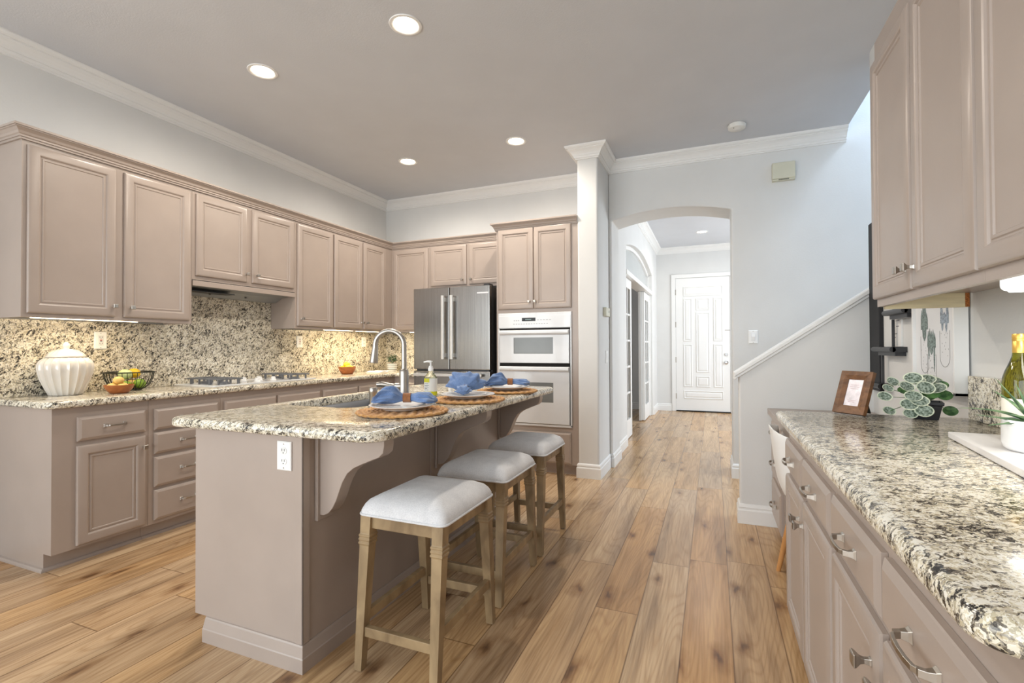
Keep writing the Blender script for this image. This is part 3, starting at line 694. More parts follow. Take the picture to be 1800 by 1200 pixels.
# cooktop
c = empty('cooktop', (-3.56, 2.93, CT), 'white gas cooktop with grey grates and white knobs', 'cooktop')
mb = MB(); pts = rounded([(-3.785, 2.43), (-3.335, 2.43), (-3.335, 3.42), (-3.785, 3.42)], 0.02)
mb.loops([[(p[0], p[1], CT+0.0005) for p in pts], [(p[0], p[1], CT+0.007) for p in pts], [(p[0], p[1], CT+0.011) for p in offset_poly(pts, 0.01)], [(p[0], p[1], CT+0.008) for p in offset_poly(pts, 0.03)]])
mb.build('cooktop_plate', ENAMEL, c, smooth=True, angle=30)
for x, y in ((-3.66, 2.60), (-3.45, 2.60), (-3.66, 3.27), (-3.45, 3.27)):
    mb = MB(); z = CT+0.008
    mb.lathe([(0.045, 0), (0.045, 0.008), (0.03, 0.012), (0.03, 0.018), (0.0, 0.019)], (x, y, z), 20)
    bn = mb.build('burner', GRATE, c, smooth=True, angle=40)
    mb = MB(); h = 0.042; s = 0.085
    for k in range(4):
        a = k*PI/2; ca, sa = math.cos(a), math.sin(a)
        R = lambda r, t: (x+r*ca-t*sa, y+r*sa+t*ca)
        mb.bar((*R(s, -s), z+h), (*R(s, s), z+h), 0.010, 0.010); mb.bar((*R(s, 0), z+h), (*R(0.022, 0), z+h), 0.009, 0.010)
        for t in (-s*0.55, s*0.55): mb.bar((*R(s, t), z), (*R(s, t), z+h), 0.012, 0.012, up=(1, 0, 0))
    mb.build('grate', GRATE, bn, bevel=0.001)
for x, y in ((-3.60, 2.885), (-3.42, 2.86), (-3.50, 2.955), (-3.60, 3.03), (-3.45, 3.045)):
    mb = MB(); mb.lathe([(0.024, 0), (0.024, 0.006), (0.019, 0.010), (0.018, 0.026), (0.012, 0.030), (0, 0.030)], (x, y, CT+0.0085), 20)
    mb.bar((x-0.016, y, CT+0.037), (x+0.016, y, CT+0.037), 0.007, 0.010)
    mb.build('cooktop_knob', WHITEPL, c, smooth=True, angle=35)

# double oven
c = empty('double_oven', (-1.58, 4.6, 0.446), 'white built-in double wall oven with grey windows', 'oven')
PO = PBT
mb = MB(); mb.fbox(PO, -1.951, -1.211, 0.446, 1.528, -0.45, -0.001); mb.build('oven_body', DARKGAP, c)
mb = MB(); mb.panel(PO, -1.953, -1.209, 1.380, 1.529, [(0, 0.012), (0.004, 0.016), (0.012, 0.016)], 0.0005); mb.fbox(PO, -1.945, -1.218, 1.385, 1.50, 0.016, 0.020)
cp = mb.build('control_panel', ENAMEL, c, bevel=0.002)
mb = MB(); mb.fbox(PO, -1.70, -1.562, 1.448, 1.480, 0.020, 0.0215); mb.build('display', BLACK, cp)
mb = MB(); mb.fbox(PO, -1.665, -1.605, 1.459, 1.467, 0.0216, 0.022); mb.build('display_digits', emit('dim_digits', (120, 140, 140), 0.4), cp)
mb = MB()
for i in range(14): mb.fbox(PO, -1.79+i*0.026, -1.776+i*0.026, 1.418, 1.424, 0.0195, 0.0208)
for i in range(5): mb.fbox(PO, -1.545+i*0.03, -1.527+i*0.03, 1.455, 1.460, 0.0195, 0.0208)
for i in range(3): mb.fbox(PO, -1.785+i*0.022, -1.772+i*0.022, 1.45, 1.457, 0.0195, 0.0208)
mb.build('printed_legend', noisy('grey_button_print', (150, 152, 156), 0.5), cp)
mb = MB(); mb.fbox(PO, -1.953, -1.940, 0.452, 1.38, 0.0, 0.016); mb.fbox(PO, -1.222, -1.209, 0.452, 1.38, 0.0, 0.016); mb.fbox(PO, -1.953, -1.209, 0.446, 0.468, 0.0, 0.016)
mb.build('trim_frame', ENAMEL, c, bevel=0.002)
def oven_door(z0, z1, w0, w1):
    mb = MB(); mb.panel(PO, -1.934, -1.229, z0, z1, [(0, 0.022), (0.004, 0.026), (0.01, 0.026)], 0.001)
    d = mb.build('oven_door', ENAMEL, c)
    mb = MB(); mb.panel(PO, -1.785, -1.385, w0, w1, [(0, 0.0265), (0.006, 0.0268)], 0.0008); mb.build('oven_window', OVENGLASS, d)
    rings = []
    mb = MB(); pr = [(z1-0.048, 0.027), (z1-0.044, 0.040), (z1-0.030, 0.052), (z1-0.012, 0.052), (z1-0.004, 0.042), (z1-0.003, 0.027)]
    mb.prism(pr, lambda a, b, u: PO(u, a, b), -1.930, -1.233); mb.build('oven_handle', ENAMEL, d, smooth=True, angle=30)
oven_door(1.046, 1.362, 1.135, 1.290); oven_door(0.472, 1.012, 0.675, 0.862)

# refrigerator
c = empty('refrigerator', (-2.474, 4.72, 0), 'stainless french-door refrigerator beside the white oven', 'refrigerator')
FY = 4.35; PFR = lambda u, z, n: (u, FY-n, z)
mb = MB(); mb.box(-2.915, -2.034, FY+0.065, 5.05, 0.02, 1.80); mb.box(-2.90, -2.05, FY+0.03, FY+0.065, 0.03, 1.79); mb.build('fridge_body', noisy('dark_grey_fridge_side', (74, 75, 77), 0.4, 0.5), c)
def fdoor(u0, u1, z0, z1, nm):
    mb = MB(); mb.fbox(PFR, u0, u1, z0, z1, -0.055, 0.0); return mb.build(nm, STEEL, c, bevel=0.006, bseg=3)
HANDLE = noisy('satin_fridge_handle', (226, 226, 224), 0.32, 0.55, amt=0.02)
def bar_handle(a, b, parent, off=0.062):
    mb = MB(); A, B = Vector(a), Vector(b); t = (B-A).normalized()
    mb.bar(A, B, 0.028, 0.022, up=(0, -1, 0))
    for q in (A+t*0.04, B-t*0.04): mb.box(q.x-0.011, q.x+0.011, q.y, FY-0.0005, q.z-0.02, q.z+0.02)
    mb.build('door_handle', HANDLE, parent, bevel=0.003)
dl = fdoor(-2.917, -2.489, 0.972, 1.815, 'fridge_door'); dr = fdoor(-2.483, -2.032, 0.972, 1.815, 'fridge_door'); df = fdoor(-2.917, -2.032, 0.06, 0.955, 'freezer_drawer')
bar_handle((-2.538, FY-0.05, 1.078), (-2.538, FY-0.05, 1.727), dl); bar_handle((-2.436, FY-0.05, 1.078), (-2.436, FY-0.05, 1.727), dr)
bar_handle((-2.885, FY-0.05, 0.918), (-2.10, FY-0.05, 0.918), df)
mb = MB(); mb.fbox(PFR, -2.17, -2.045, 1.734, 1.748, 0.0, 0.003); mb.build('badge', noisy('pale_badge_metal', (225, 226, 228), 0.3, 0.3, amt=0.02), dr)
mb = MB(); mb.box(-2.10, -2.04, FY+0.01, FY+0.10, 1.800, 1.83); mb.build('hinge_cover', DARKMETAL, c)

# ------------------------------------------------------------------ island
IX0, IX1, IY0, IY1 = -2.01, -1.42, 1.385, 3.27
c = empty('kitchen_island', ((IX0+IX1)/2, (IY0+IY1)/2, 0), 'taupe panelled kitchen island base with curved corbels', 'island')
mb = MB(); mb.box(IX0, IX1, IY0, 1.79, 0.095, BZ1); mb.box(IX0, IX1, 2.565, IY1, 0.095, BZ1); mb.box(IX0, IX1, 1.79, 2.565, 0.095, 0.68); mb.box(IX0, IX0+0.007, 1.79, 2.565, 0.68, BZ1); mb.box(-1.538, IX1, 1.79, 2.565, 0.68, BZ1); mb.box(IX0+0.07, IX1, IY0, IY1, 0, 0.095); mb.build('carcass', PAINT, c)
mb = MB(); sweep(mb, [(IX0+0.07, IY0), (IX1, IY0), (IX1, IY1), (IX0+0.07, IY1)][::-1], [(0.0005, 0), (0.020, 0), (0.020, 0.052), (0.017, 0.056), (0.012, 0.072), (0.007, 0.088), (0.004, 0.094), (0.0005, 0.095)])
mb.build('base_moulding', PAINT, c)
mb = MB(); mb.box(IX1-0.032, IX1+0.006, IY0-0.006, IY0-0.0005, 0.096, BZ1); mb.box(IX1+0.0005, IX1+0.006, IY0-0.006, IY0+0.03, 0.096, BZ1); mb.build('corner_strip', PAINT, c, bevel=0.002)
corb = [(-1.42, 0.8775), (-1.108, 0.8775), (-1.106, 0.845), (-1.112, 0.815), (-1.132, 0.798), (-1.165, 0.785), (-1.205, 0.768), (-1.245, 0.750), (-1.275, 0.727), (-1.298, 0.692), (-1.314, 0.655), (-1.328, 0.620), (-1.345, 0.590), (-1.365, 0.568), (-1.388, 0.557), (-1.42, 0.556)]
for y in (1.455, 2.325, 3.175):
    mb = MB(); mb.box(IX1+0.0005, IX1+0.016, y-0.012, y+0.072, 0.535, 0.8775)
    bk = mb.build('corbel_plate', PAINT, c, bevel=0.003)
    mb = MB(); mb.prism([(a+(0.0165 if i in (0, len(corb)-1) else 0.003), b) for i, (a, b) in enumerate(corb)], lambda a, b, q: (a, q, b), y, y+0.06)
    mb.build('corbel', PAINT, c, bevel=0.002, smooth=True, angle=40)
mb = MB()
for y in (2.29, 2.445): mb.box(IX1+0.0003, IX1+0.005, y-0.018, y+0.018, 0.096, BZ1-0.001)
mb.build('panel_strips', PAINT, c, bevel=0.0015)
pts = rounded([(-2.085, 1.312), (-1.032, 1.312), (-1.032, 3.305), (-2.085, 3.305)], [0.05, 0.08, 0.06, 0.04], 10)
hole = rounded([(-2.0, 1.805), (-1.548, 1.805), (-1.548, 2.55), (-2.0, 2.55)], 0.09, 8)
tag(worktop('granite_worktop', pts, BZ1+0.0005, CT, hole), 'speckled granite island top with sink cut-out and rounded corners', 'worktop')
c = empty('kitchen_sink', (-1.78, 2.2, 0.70), 'grey undermount sink set into the island top', 'sink')
mb = MB(); o1 = offset_poly(hole, -0.012)
mb.loops([[(p[0], p[1], 0.8775) for p in offset_poly(hole, 0.002)], [(p[0], p[1], 0.72) for p in offset_poly(hole, 0.008)], [(p[0], p[1], 0.70) for p in offset_poly(hole, 0.028)]], cap0=False)
sm = mb.build('basin', noisy('satin_sink_steel', (92, 96, 102), 0.4, 0.2, amt=0.03), c, smooth=True, angle=40)
md = sm.modifiers.new('thick', 'SOLIDIFY'); md.thickness = 0.0015; md.offset = -1
mb = MB(); mb.lathe([(0.045, 0), (0.045, 0.004), (0.03, 0.002), (0, 0.002)], (-1.78, 2.2, 0.701), 24); mb.build('drain', CHROME, c, smooth=True)

# faucet
fx, fy = -1.492, 2.135
c = empty('kitchen_faucet', (fx, fy, CT), 'brushed nickel gooseneck pull-down faucet behind the island sink', 'faucet')
mb = MB(); mb.lathe([(0.030, 0), (0.030, 0.006), (0.026, 0.010), (0.0245, 0.10), (0.0245, 0.155), (0.021, 0.165), (0.016, 0.17), (0, 0.17)], (fx, fy, CT+0.0005), 28); body = mb.build('faucet_body', NICKEL, c, smooth=True, angle=50)
sd = Vector((-0.93, -0.37, 0)).normalized()
path = []; b0 = Vector((fx, fy, CT+0.165))
for z in (0, 0.05, 0.09, 0.128): path.append(b0+Vector((0, 0, z)))
R = 0.076; ctr = b0+Vector((0, 0, 0.128))+sd*R
for i in range(1, 17):
    a = PI-PI*1.04*i/16; path.append(ctr-sd*(R*-math.cos(a))*1+Vector((0, 0, R*math.sin(a))))
mb = MB(); mb.tube(path, 0.0135, 16); mb.build('spout', NICKEL, c, smooth=True)
e = path[-1]; dd = (path[-1]-path[-2]).normalized(); dd = (dd+sd*0.12).normalized()
mb = MB(); mb.tube([e-dd*0.004, e+dd*0.015, e+dd*0.04, e+dd*0.078, e+dd*0.083], [0.0155, 0.0165, 0.0185, 0.0225, 0.021], 18); mb.build('spray_head', NICKEL, c, smooth=True, angle=50)
hb = Vector((fx, fy, CT+0.080)); hd = Vector((-0.88, -0.46, 0.0)).normalized()
mb = MB(); mb.tube([hb, hb+hd*0.045, hb+hd*0.05], [0.017, 0.019, 0.015], 16); mb.tube([hb+hd*0.05, hb+hd*0.08+Vector((0, 0, 0.006)), hb+hd*0.115+Vector((0, 0, 0.012)), hb+hd*0.14+Vector((0, 0, 0.010))], [0.014, 0.012, 0.015, 0.012], 12); mb.build('lever', NICKEL, c, smooth=True, angle=60)
c = empty('soap_pump', (-1.482, 1.872, CT), 'short brushed nickel cylinder on the island beside the sink corner', 'soap dispenser')
mb = MB(); mb.lathe([(0.022, 0), (0.022, 0.008), (0.0165, 0.012), (0.0165, 0.062), (0.0195, 0.066), (0.0195, 0.092), (0.017, 0.095), (0, 0.095)], (-1.482, 1.872, CT+0.0005), 24); mb.build('pump_body', NICKEL, c, smooth=True, angle=40)
c = empty('air_gap_cap', (-1.49, 2.62, CT), 'small white cylinder cap on the island behind the middle napkin', 'cap')
mb = MB(); mb.lathe([(0.014, 0), (0.014, 0.036), (0.011, 0.042), (0, 0.042)], (-1.49, 2.62, CT+0.0005), 18); mb.build('cap_body', WHITEPL, c, smooth=True, angle=40)
# hand soap bottle
bx, by = -1.495, 2.40
c = empty('soap_bottle', (bx, by, CT), 'clear pump hand soap bottle with a white and yellow label', 'soap bottle')
mb = MB(); z = CT+0.0008
def ell(r, zz, n=28, k=0.72): return [(bx+r*math.cos(2*PI*i/n)*math.cos(YAW)-r*k*math.sin(2*PI*i/n)*math.sin(YAW), by+r*math.cos(2*PI*i/n)*math.sin(YAW)+r*k*math.sin(2*PI*i/n)*math.cos(YAW), zz) for i in range(n)]
mb.loops([ell(0.034, z), ell(0.037, z+0.004), ell(0.037, z+0.10), ell(0.034, z+0.112), ell(0.022, z+0.130), ell(0.014, z+0.137, k=1), ell(0.013, z+0.148, k=1)])
mb.build('bottle', CLEARPET, c, smooth=True, angle=50)
mb = MB(); mb.loops([ell(0.0345, z+0.003), ell(0.0348, z+0.02), ell(0.0348, z+0.075), ], ); mb.build('liquid_soap', noisy('pale_yellow_soap', (240, 238, 190), 0.2, amt=0.02), c, smooth=True, angle=50)
lab = noisy('white_label', (242, 243, 240), 0.5, amt=0.01); yel = noisy('yellow_green_label', (214, 214, 40), 0.5, amt=0.02); inkm = noisy('grey_label_print', (110, 116, 130), 0.6)
for nm, z0, z1, mt in (('label_band', 0.010, 0.030, yel), ('label', 0.030, 0.104, lab)):
    mb = MB(); mb.loops([ell(0.0376, z+z0), ell(0.0376, z+z1)], cap0=False, cap1=False); lo = mb.build(nm, mt, c, smooth=True)
def arc_patch(a0, a1, z0, z1, r, nm, mt, par):
    mb = MB(); k = 0.72; P = []
    for i in range(9):
        a = math.radians(a0+(a1-a0)*i/8); P.append((bx+r*math.cos(a)*math.cos(YAW)-r*k*math.sin(a)*math.sin(YAW), by+r*math.cos(a)*math.sin(YAW)+r*k*math.sin(a)*math.cos(YAW)))
    mb.loops([[(p[0], p[1], z+z0) for p in P], [(p[0], p[1], z+z1) for p in P]], ring_closed=False); mb.build(nm, mt, par, smooth=True)
arc_patch(195, 265, 0.082, 0.104, 0.0379, 'label_block', yel, c)
for zz, a1 in ((0.074, 255), (0.064, 262), (0.060, 250), (0.050, 258), (0.046, 246), (0.038, 256)): arc_patch(212, a1, zz, zz+0.0022, 0.0379, 'label_print', inkm, lo)
mb = MB(); mb.lathe([(0.015, 0), (0.015, 0.016), (0.011, 0.022), (0.011, 0.028), (0.005, 0.03), (0.005, 0.05), (0.011, 0.052), (0.011, 0.058), (0, 0.058)], (bx, by, z+0.146), 20)
mb.tube([(bx, by, z+0.199), (bx-0.02, by-0.008, z+0.200), (bx-0.037, by-0.015, z+0.196)], [0.006, 0.005, 0.004], 10); mb.build('pump', WHITEPL, c, smooth=True, angle=45)

# ------------------------------------------------------------------ place settings on the island
def placemat(x, y, r, label):
    mb = MB(); z0 = CT+0.0008; k = 0; rad = 0.0105; rr = r-rad
    while rr > 0.012:
        n = max(24, int(2*PI*rr/0.006)); P = []; 
        for i in range(n):
            a = 2*PI*i/n; ph = (i*0.9 + k*1.7)
            P.append((x+(rr+0.0018*math.sin(ph))*math.cos(a), y+(rr+0.0018*math.sin(ph))*math.sin(a), z0+0.0065+0.0016*math.sin(ph*1.0+1)))
        rings = []
        for i in range(n):
            p = P[i]; a = 2*PI*i/n; ph = i*0.9+k*1.7; q = rad*(1+0.14*math.sin(ph)); ca, sa = math.cos(a), math.sin(a)
            rings.append([(p[0]+ca*q*math.cos(t), p[1]+sa*q*math.cos(t), max(z0, p[2]+0.62*q*math.sin(t))) for t in (0, PI/3, 2*PI/3, PI, 4*PI/3, 5*PI/3)])
        rings.append(rings[0]); mb.loops(rings, cap0=False, cap1=False)
        rr -= rad*1.75; k += 1
    bmesh.ops.remove_doubles(mb.bm, verts=mb.bm.verts, dist=1e-6)
    return tag(mb.build('placemat', JUTE, smooth=True, angle=180), label, 'placemat', 'woven placemats on the island')
def plate(x, y, z, r, name, label, grp, hs=1.0):
    mb = MB(); s = r/0.135
    mb.lathe([(q, h*hs) for q, h in [(0, 0.0), (0.078*s, 0.0), (0.082*s, 0.004), (0.086*s, 0.006), (0.118*s, 0.014), (0.134*s, 0.0195), (0.135*s, 0.0215), (0.132*s, 0.0225), (0.112*s, 0.0175), (0.088*s, 0.011), (0.076*s, 0.008), (0, 0.007)]], (x, y, z), 48)
    return tag(mb.build(name, PLATEW, smooth=True, angle=60), label, 'plate', grp)
def lobe_ring(c, ax, sd, s, w, h, ph, fold, n=72):
    """one cross-section of gathered cloth"""
    up = Vector((0, 0, 1)); out = []
    for i in range(n):
        a = 2*PI*i/n
        f = 1+1.35*fold*(0.5*math.sin(5*a+ph)+0.38*math.sin(9*a-0.7*ph+1)+0.25*math.sin(3*a+1.3*ph)+0.2*math.sin(14*a+0.5*ph))
        out.append(c+ax*s+sd*(w*math.cos(a)*f)+up*(h*math.sin(a)*f))
    return out
def napkin(x, y, z, ang, prof, label, ringcol=LEATHER, rw=0.021, rh=0.019, zc=0.026, ringlabel=None, grp='blue napkins on the island'):
    """prof: list of (s, half width, half height, z offset, fold)"""
    ax = Vector((math.cos(ang), math.sin(ang), 0)); sd = Vector((-ax.y, ax.x, 0)); mb = MB(); rings = []
    fine = []
    for i in range(len(prof)-1):
        for k in range(5):
            t = k/5; t2 = t*t*(3-2*t); fine.append([prof[i][j]*(1-t2)+prof[i+1][j]*t2 if j else prof[i][0]*(1-t)+prof[i+1][0]*t for j in range(5)])
    fine.append(list(prof[-1]))
    for s, ww, hh, zo, fd in fine:
        r = lobe_ring(Vector((x, y, z+zo)), ax, sd, s, ww, hh, s*38, fd)
        rings.append([Vector((p.x, p.y, max(z+0.0006, p.z))) for p in r])
    mb.loops(rings)
    o = mb.build('napkin', BLUE, smooth=True, angle=70); tag(o, label, 'napkin', grp)
    mb = MB(); R = []
    for s, k in ((-0.0165, 1), (-0.0165, 1.1), (0.0165, 1.1), (0.0165, 1)):
        R.append([Vector((x, y, z+zc))+ax*s+sd*(rw*k*math.cos(2*PI*i/32))+Vector((0, 0, rh*k*math.sin(2*PI*i/32))) for i in range(32)])
    R.append(R[0]); mb.loops(R, cap0=False, cap1=False); bmesh.ops.remove_doubles(mb.bm, verts=mb.bm.verts, dist=1e-6)
    for v in mb.bm.verts: v.co.z = max(v.co.z, z+0.0006)
    rg = mb.build('napkin_ring', ringcol, smooth=True, angle=50); tag(rg, ringlabel, 'napkin ring', 'napkin rings on the island')
    return o
ZP = CT+0.0165
spots = [(-1.240, 1.765, 0.195, 'nearest the camera'), (-1.195, 2.285, 0.195, 'middle of the three'), (-1.195, 2.815, 0.19, 'farthest, beside the white oven')]
for x, y, r, wch in spots:
    placemat(x, y, r, 'round braided jute placemat on the island, '+wch)
    plate(x, y, ZP, 0.142, 'dinner_plate', 'white dinner plate on a jute placemat, '+wch, 'white dinner plates')
    plate(x-0.008, y+0.002, ZP+0.0085, 0.105, 'salad_plate', 'small white plate stacked on a dinner plate, '+wch, 'white salad plates', 0.6)
ZN = ZP+0.0085+0.0143
lobes = [(-0.150, 0.020, 0.006, 0.012, 0.1), (-0.132, 0.052, 0.016, 0.022, 0.28), (-0.098, 0.062, 0.032, 0.038, 0.2), (-0.055, 0.055, 0.036, 0.040, 0.13), (-0.018, 0.0185, 0.0165, 0.026, 0.04), (0.0, 0.0175, 0.0155, 0.026, 0.02),
         (0.018, 0.0185, 0.0165, 0.026, 0.04), (0.055, 0.048, 0.022, 0.026, 0.16), (0.092, 0.055, 0.020, 0.024, 0.22), (0.118, 0.036, 0.012, 0.018, 0.2), (0.130, 0.012, 0.006, 0.014, 0.1)]
napkin(-1.222, 1.772, ZN, YAW+0.05, lobes, 'blue linen napkin gathered in a ring on the nearest plate', ringlabel='tan ring around the nearest blue napkin')
l2 = [(-0.105, 0.02, 0.010, 0.016, 0.1), (-0.088, 0.036, 0.02, 0.026, 0.18), (-0.05, 0.034, 0.022, 0.028, 0.2), (-0.018, 0.0185, 0.0165, 0.026, 0.04), (0, 0.0175, 0.0155, 0.026, 0.02), (0.018, 0.0185, 0.0165, 0.026, 0.04), (0.05, 0.075, 0.042, 0.048, 0.12), (0.085, 0.098, 0.052, 0.058, 0.15), (0.115, 0.085, 0.046, 0.060, 0.18), (0.135, 0.045, 0.026, 0.058, 0.2), (0.142, 0.012, 0.008, 0.05, 0.1)]
napkin(-1.195, 2.245, ZN, PI/2+0.42, l2, 'blue linen napkin with its knot facing the camera on the middle plate', noisy('brown_ring', (96, 70, 58), 0.6, amt=0.1), ringlabel='dark brown ring around the middle blue napkin')
l3 = [(-0.175, 0.02, 0.006, 0.004, 0.1), (-0.150, 0.05, 0.014, 0.012, 0.28), (-0.105, 0.066, 0.034, 0.036, 0.2), (-0.055, 0.055, 0.040, 0.042, 0.14), (-0.018, 0.0185, 0.0165, 0.026, 0.04), (0, 0.0175, 0.0155, 0.026, 0.02), (0.018, 0.0185, 0.0165, 0.026, 0.04), (0.06, 0.045, 0.018, 0.024, 0.16), (0.1, 0.05, 0.017, 0.022, 0.2), (0.122, 0.02, 0.009, 0.018, 0.1)]
napkin(-1.175, 2.815, ZN, YAW-0.05, l3, 'blue linen napkin gathered in a ring on the farthest plate', ringlabel='tan ring around the farthest blue napkin')

# ------------------------------------------------------------------ counter stools
def make_stool(x, y, label):
    c = empty('counter_stool', (x, y, 0), label, 'stool', 'counter stools along the island')
    mb = MB(); hx, hy, zb, zt = 0.188, 0.210, 0.562, 0.595
    rows = []
    for d, z in ((0.006, zb), (0.0, zb+0.006), (0.0, zb+0.018), (0.004, zb+0.028), (0.010, zb+0.040), (0.022, zb+0.054), (0.05, zb+0.069), (0.09, zb+0.079), (0.14, zb+0.084)):
        q = rounded([(-hx+d, -hy+d), (hx-d, -hy+d), (hx-d, hy-d), (-hx+d, hy-d)], max(0.004, 0.03-d*0.05), 5)
        rows.append([(x+p[0], y+p[1], z) for p in q])
    mb.loops(rows); mb.build('seat', SEATFAB, c, smooth=True, angle=60)
    mb = MB(); q = rounded([(-hx-0.001, -hy-0.001), (hx+0.001, -hy-0.001), (hx+0.001, hy+0.001), (-hx-0.001, hy+0.001)], 0.03, 5)
    mb.tube([(x+p[0], y+p[1], zb+0.006) for p in q], 0.0045, 8, closed=True); mb.build('piping', SEATFAB, c, smooth=True)
    tops = {}
    for sx in (-1, 1):
        for sy in (-1, 1):
            tx, ty = x+sx*(hx-0.031), y+sy*(hy-0.028); bx2, by2 = x+sx*(hx-0.026), y+sy*(hy+0.020)
            L = lambda z, a=(bx2, by2, tx, ty): (a[0]+(a[2]-a[0])*z/0.56, a[1]+(a[3]-a[1])*z/0.56)
            mb = MB(); rings = []
            for z, wd in ((0.004, 0.031), (0.20, 0.036), (0.452, 0.0425), (0.456, 0.045), (0.459, 0.050), (0.464, 0.050), (0.467, 0.046), (0.470, 0.046), (0.473, 0.050), (0.478, 0.050), (0.481, 0.046), (0.484, 0.046), (0.487, 0.050), (0.492, 0.050), (0.495, 0.045), (0.498, 0.0435), (0.5615, 0.046)):
                p = L(z); h = wd/2; rings.append([(p[0]-h, p[1]-h, z), (p[0]+h, p[1]-h, z), (p[0]+h, p[1]+h, z), (p[0]-h, p[1]+h, z)])
            mb.loops(rings); lg = mb.build('leg', STOOLWOOD, c)
            mb = MB(); p = L(0); mb.lathe([(0.008, 0), (0.008, 0.0045)], (p[0], p[1], 0), 12); mb.build('glide', WHITEPL, lg)
            tops[(sx, sy)] = L
    def rail(k1, k2, z, w, h, nm):
        a, b = tops[k1](z), tops[k2](z); d = (Vector(b)-Vector(a)).normalized()*0.018
        mb = MB(); mb.bar((a[0]+d.x, a[1]+d.y, z), (b[0]-d.x, b[1]-d.y, z), w, h); mb.build(nm, STOOLWOOD, c, bevel=0.002)
    for sy in (-1, 1): rail((-1, sy), (1, sy), 0.538, 0.022, 0.046, 'apron'); rail((-1, sy), (1, sy), 0.142, 0.022, 0.036, 'stretcher')
    for sx in (-1, 1): rail((sx, -1), (sx, 1), 0.538, 0.022, 0.046, 'apron'); rail((sx, -1), (sx, 1), 0.186, 0.022, 0.036, 'stretcher')
    return c
s0 = make_stool(-1.064, 1.702, 'counter stool with pale grey seat at the island, nearest the camera')
dup(s0, (-1.082, 2.295, 0), None, 'counter stool with pale grey seat at the island, middle of the three')
dup(s0, (-1.088, 2.885, 0), None, 'counter stool with pale grey seat at the island, farthest, before the oven tower')

# ------------------------------------------------------------------ things on the left worktop
jx, jy = -3.668, 1.715
c = empty('pumpkin_jar', (jx, jy, CT), 'large white fluted pumpkin-shaped lidded jar on the left worktop', 'jar')
fm = lambda a, r, z: 1-0.07*abs(math.sin(10*a))**0.6*(1 if r > 0.05 else 0)+0.02
mb = MB(); mb.lathe([(0.076, 0), (0.080, 0.004), (0.095, 0.04), (0.115, 0.09), (0.127, 0.135), (0.131, 0.165), (0.129, 0.190), (0.120, 0.210), (0.104, 0.224), (0.097, 0.228), (0.094, 0.226), (0.09, 0.20), (0.05, 0.19), (0, 0.19)], (jx, jy, CT+0.0006), 120, fm); mb.build('jar_body', CERAMIC, c, smooth=True, angle=70)
mb = MB(); mb.lathe([(0.093, 0.230), (0.096, 0.233), (0.094, 0.240), (0.082, 0.256), (0.062, 0.270), (0.036, 0.280), (0.016, 0.283), (0.015, 0.290), (0.019, 0.298), (0.018, 0.308), (0.009, 0.322), (0.0, 0.327)], (jx, jy, CT), 120, lambda a, r, z: 1-0.06*abs(math.sin(10*a))**0.6*(1 if 0.03 < r < 0.092 else 0)); mb.build('lid', CERAMIC, c, smooth=True, angle=70)
kx, ky = -3.655, 2.058
c = empty('wire_basket', (kx, ky, CT), 'dark wire fruit basket on the left worktop', 'basket')
mb = MB(); z = CT+0.0045
for r, zz, t in ((0.138, 0.118, 0.004), (0.066, 0.0, 0.004)): mb.tube([(kx+r*math.cos(2*PI*i/40), ky+r*math.sin(2*PI*i/40), z+zz) for i in range(40)], t, 8, closed=True)
mb.build('rim', WIRE, c, smooth=True)
for i in range(32):
    a = 2*PI*i/32; mb = MB(); mb.tube([(kx+r*math.cos(a), ky+r*math.sin(a), z+zz) for r, zz in ((0.066, 0), (0.09, 0.012), (0.113, 0.035), (0.130, 0.075), (0.138, 0.118))], 0.0019, 6); mb.build('wire', WIRE, c, smooth=True)
mb = MB(); mb.lathe([(0.064, -0.003), (0.064, 0.001)], (kx, ky, z), 32); mb.build('base_plate', WIRE, c)
def fruit(name, x, y, z, r, k, mt, label, rot=0, tip=0.0, grp=None, cat='fruit'):
    mb = MB(); pr = []
    for i in range(13):
        t = PI*i/12; pr.append((r*math.sin(t)*(1+tip*(math.cos(t)) if tip else 1), -r*k*math.cos(t)))
    mb.lathe(pr, (0, 0, 0), 24); M = Matrix.Rotation(rot, 4, 'Y') @ Matrix.Rotation(PI/2*0.9 if rot else 0, 4, 'X')
    for v in mb.bm.verts: v.co = M @ v.co
    lo = min(v.co.z for v in mb.bm.verts)
    for v in mb.bm.verts: v.co = v.co+Vector((x, y, z-lo))
    return tag(mb.build(name, mt, smooth=True), label, cat, grp)
GF = 'fruit in the wire basket'
fruit('lemon', kx-0.040, ky-0.040, z+0.006, 0.032, 1.2, LEMON, 'yellow lemon in the wire basket, left front', 0.6, grp=GF)
fruit('lemon', kx-0.036, ky+0.050, z+0.076, 0.033, 1.2, LEMON, 'yellow lemon on top in the wire basket, back right', 0.9, grp=GF)
fruit('melon', kx+0.006, ky-0.028, z+0.072, 0.034, 1.3, MELON, 'pale green fruit on top in the wire basket', 1.2, grp=GF)
fruit('lime', kx+0.040, ky+0.042, z+0.006, 0.033, 1.15, LIME, 'green lime in the wire basket, right front', 0.4, grp=GF)
fruit('lime', kx+0.042, ky-0.042, z+0.004, 0.029, 1.15, LIME, 'green lime low in the wire basket behind the wooden bowl', 0.4, grp=GF)
fruit('pear', kx-0.042, ky+0.040, z+0.004, 0.031, 1.2, PEAR, 'yellow pear low in the wire basket at the back', 0.4, grp=GF)
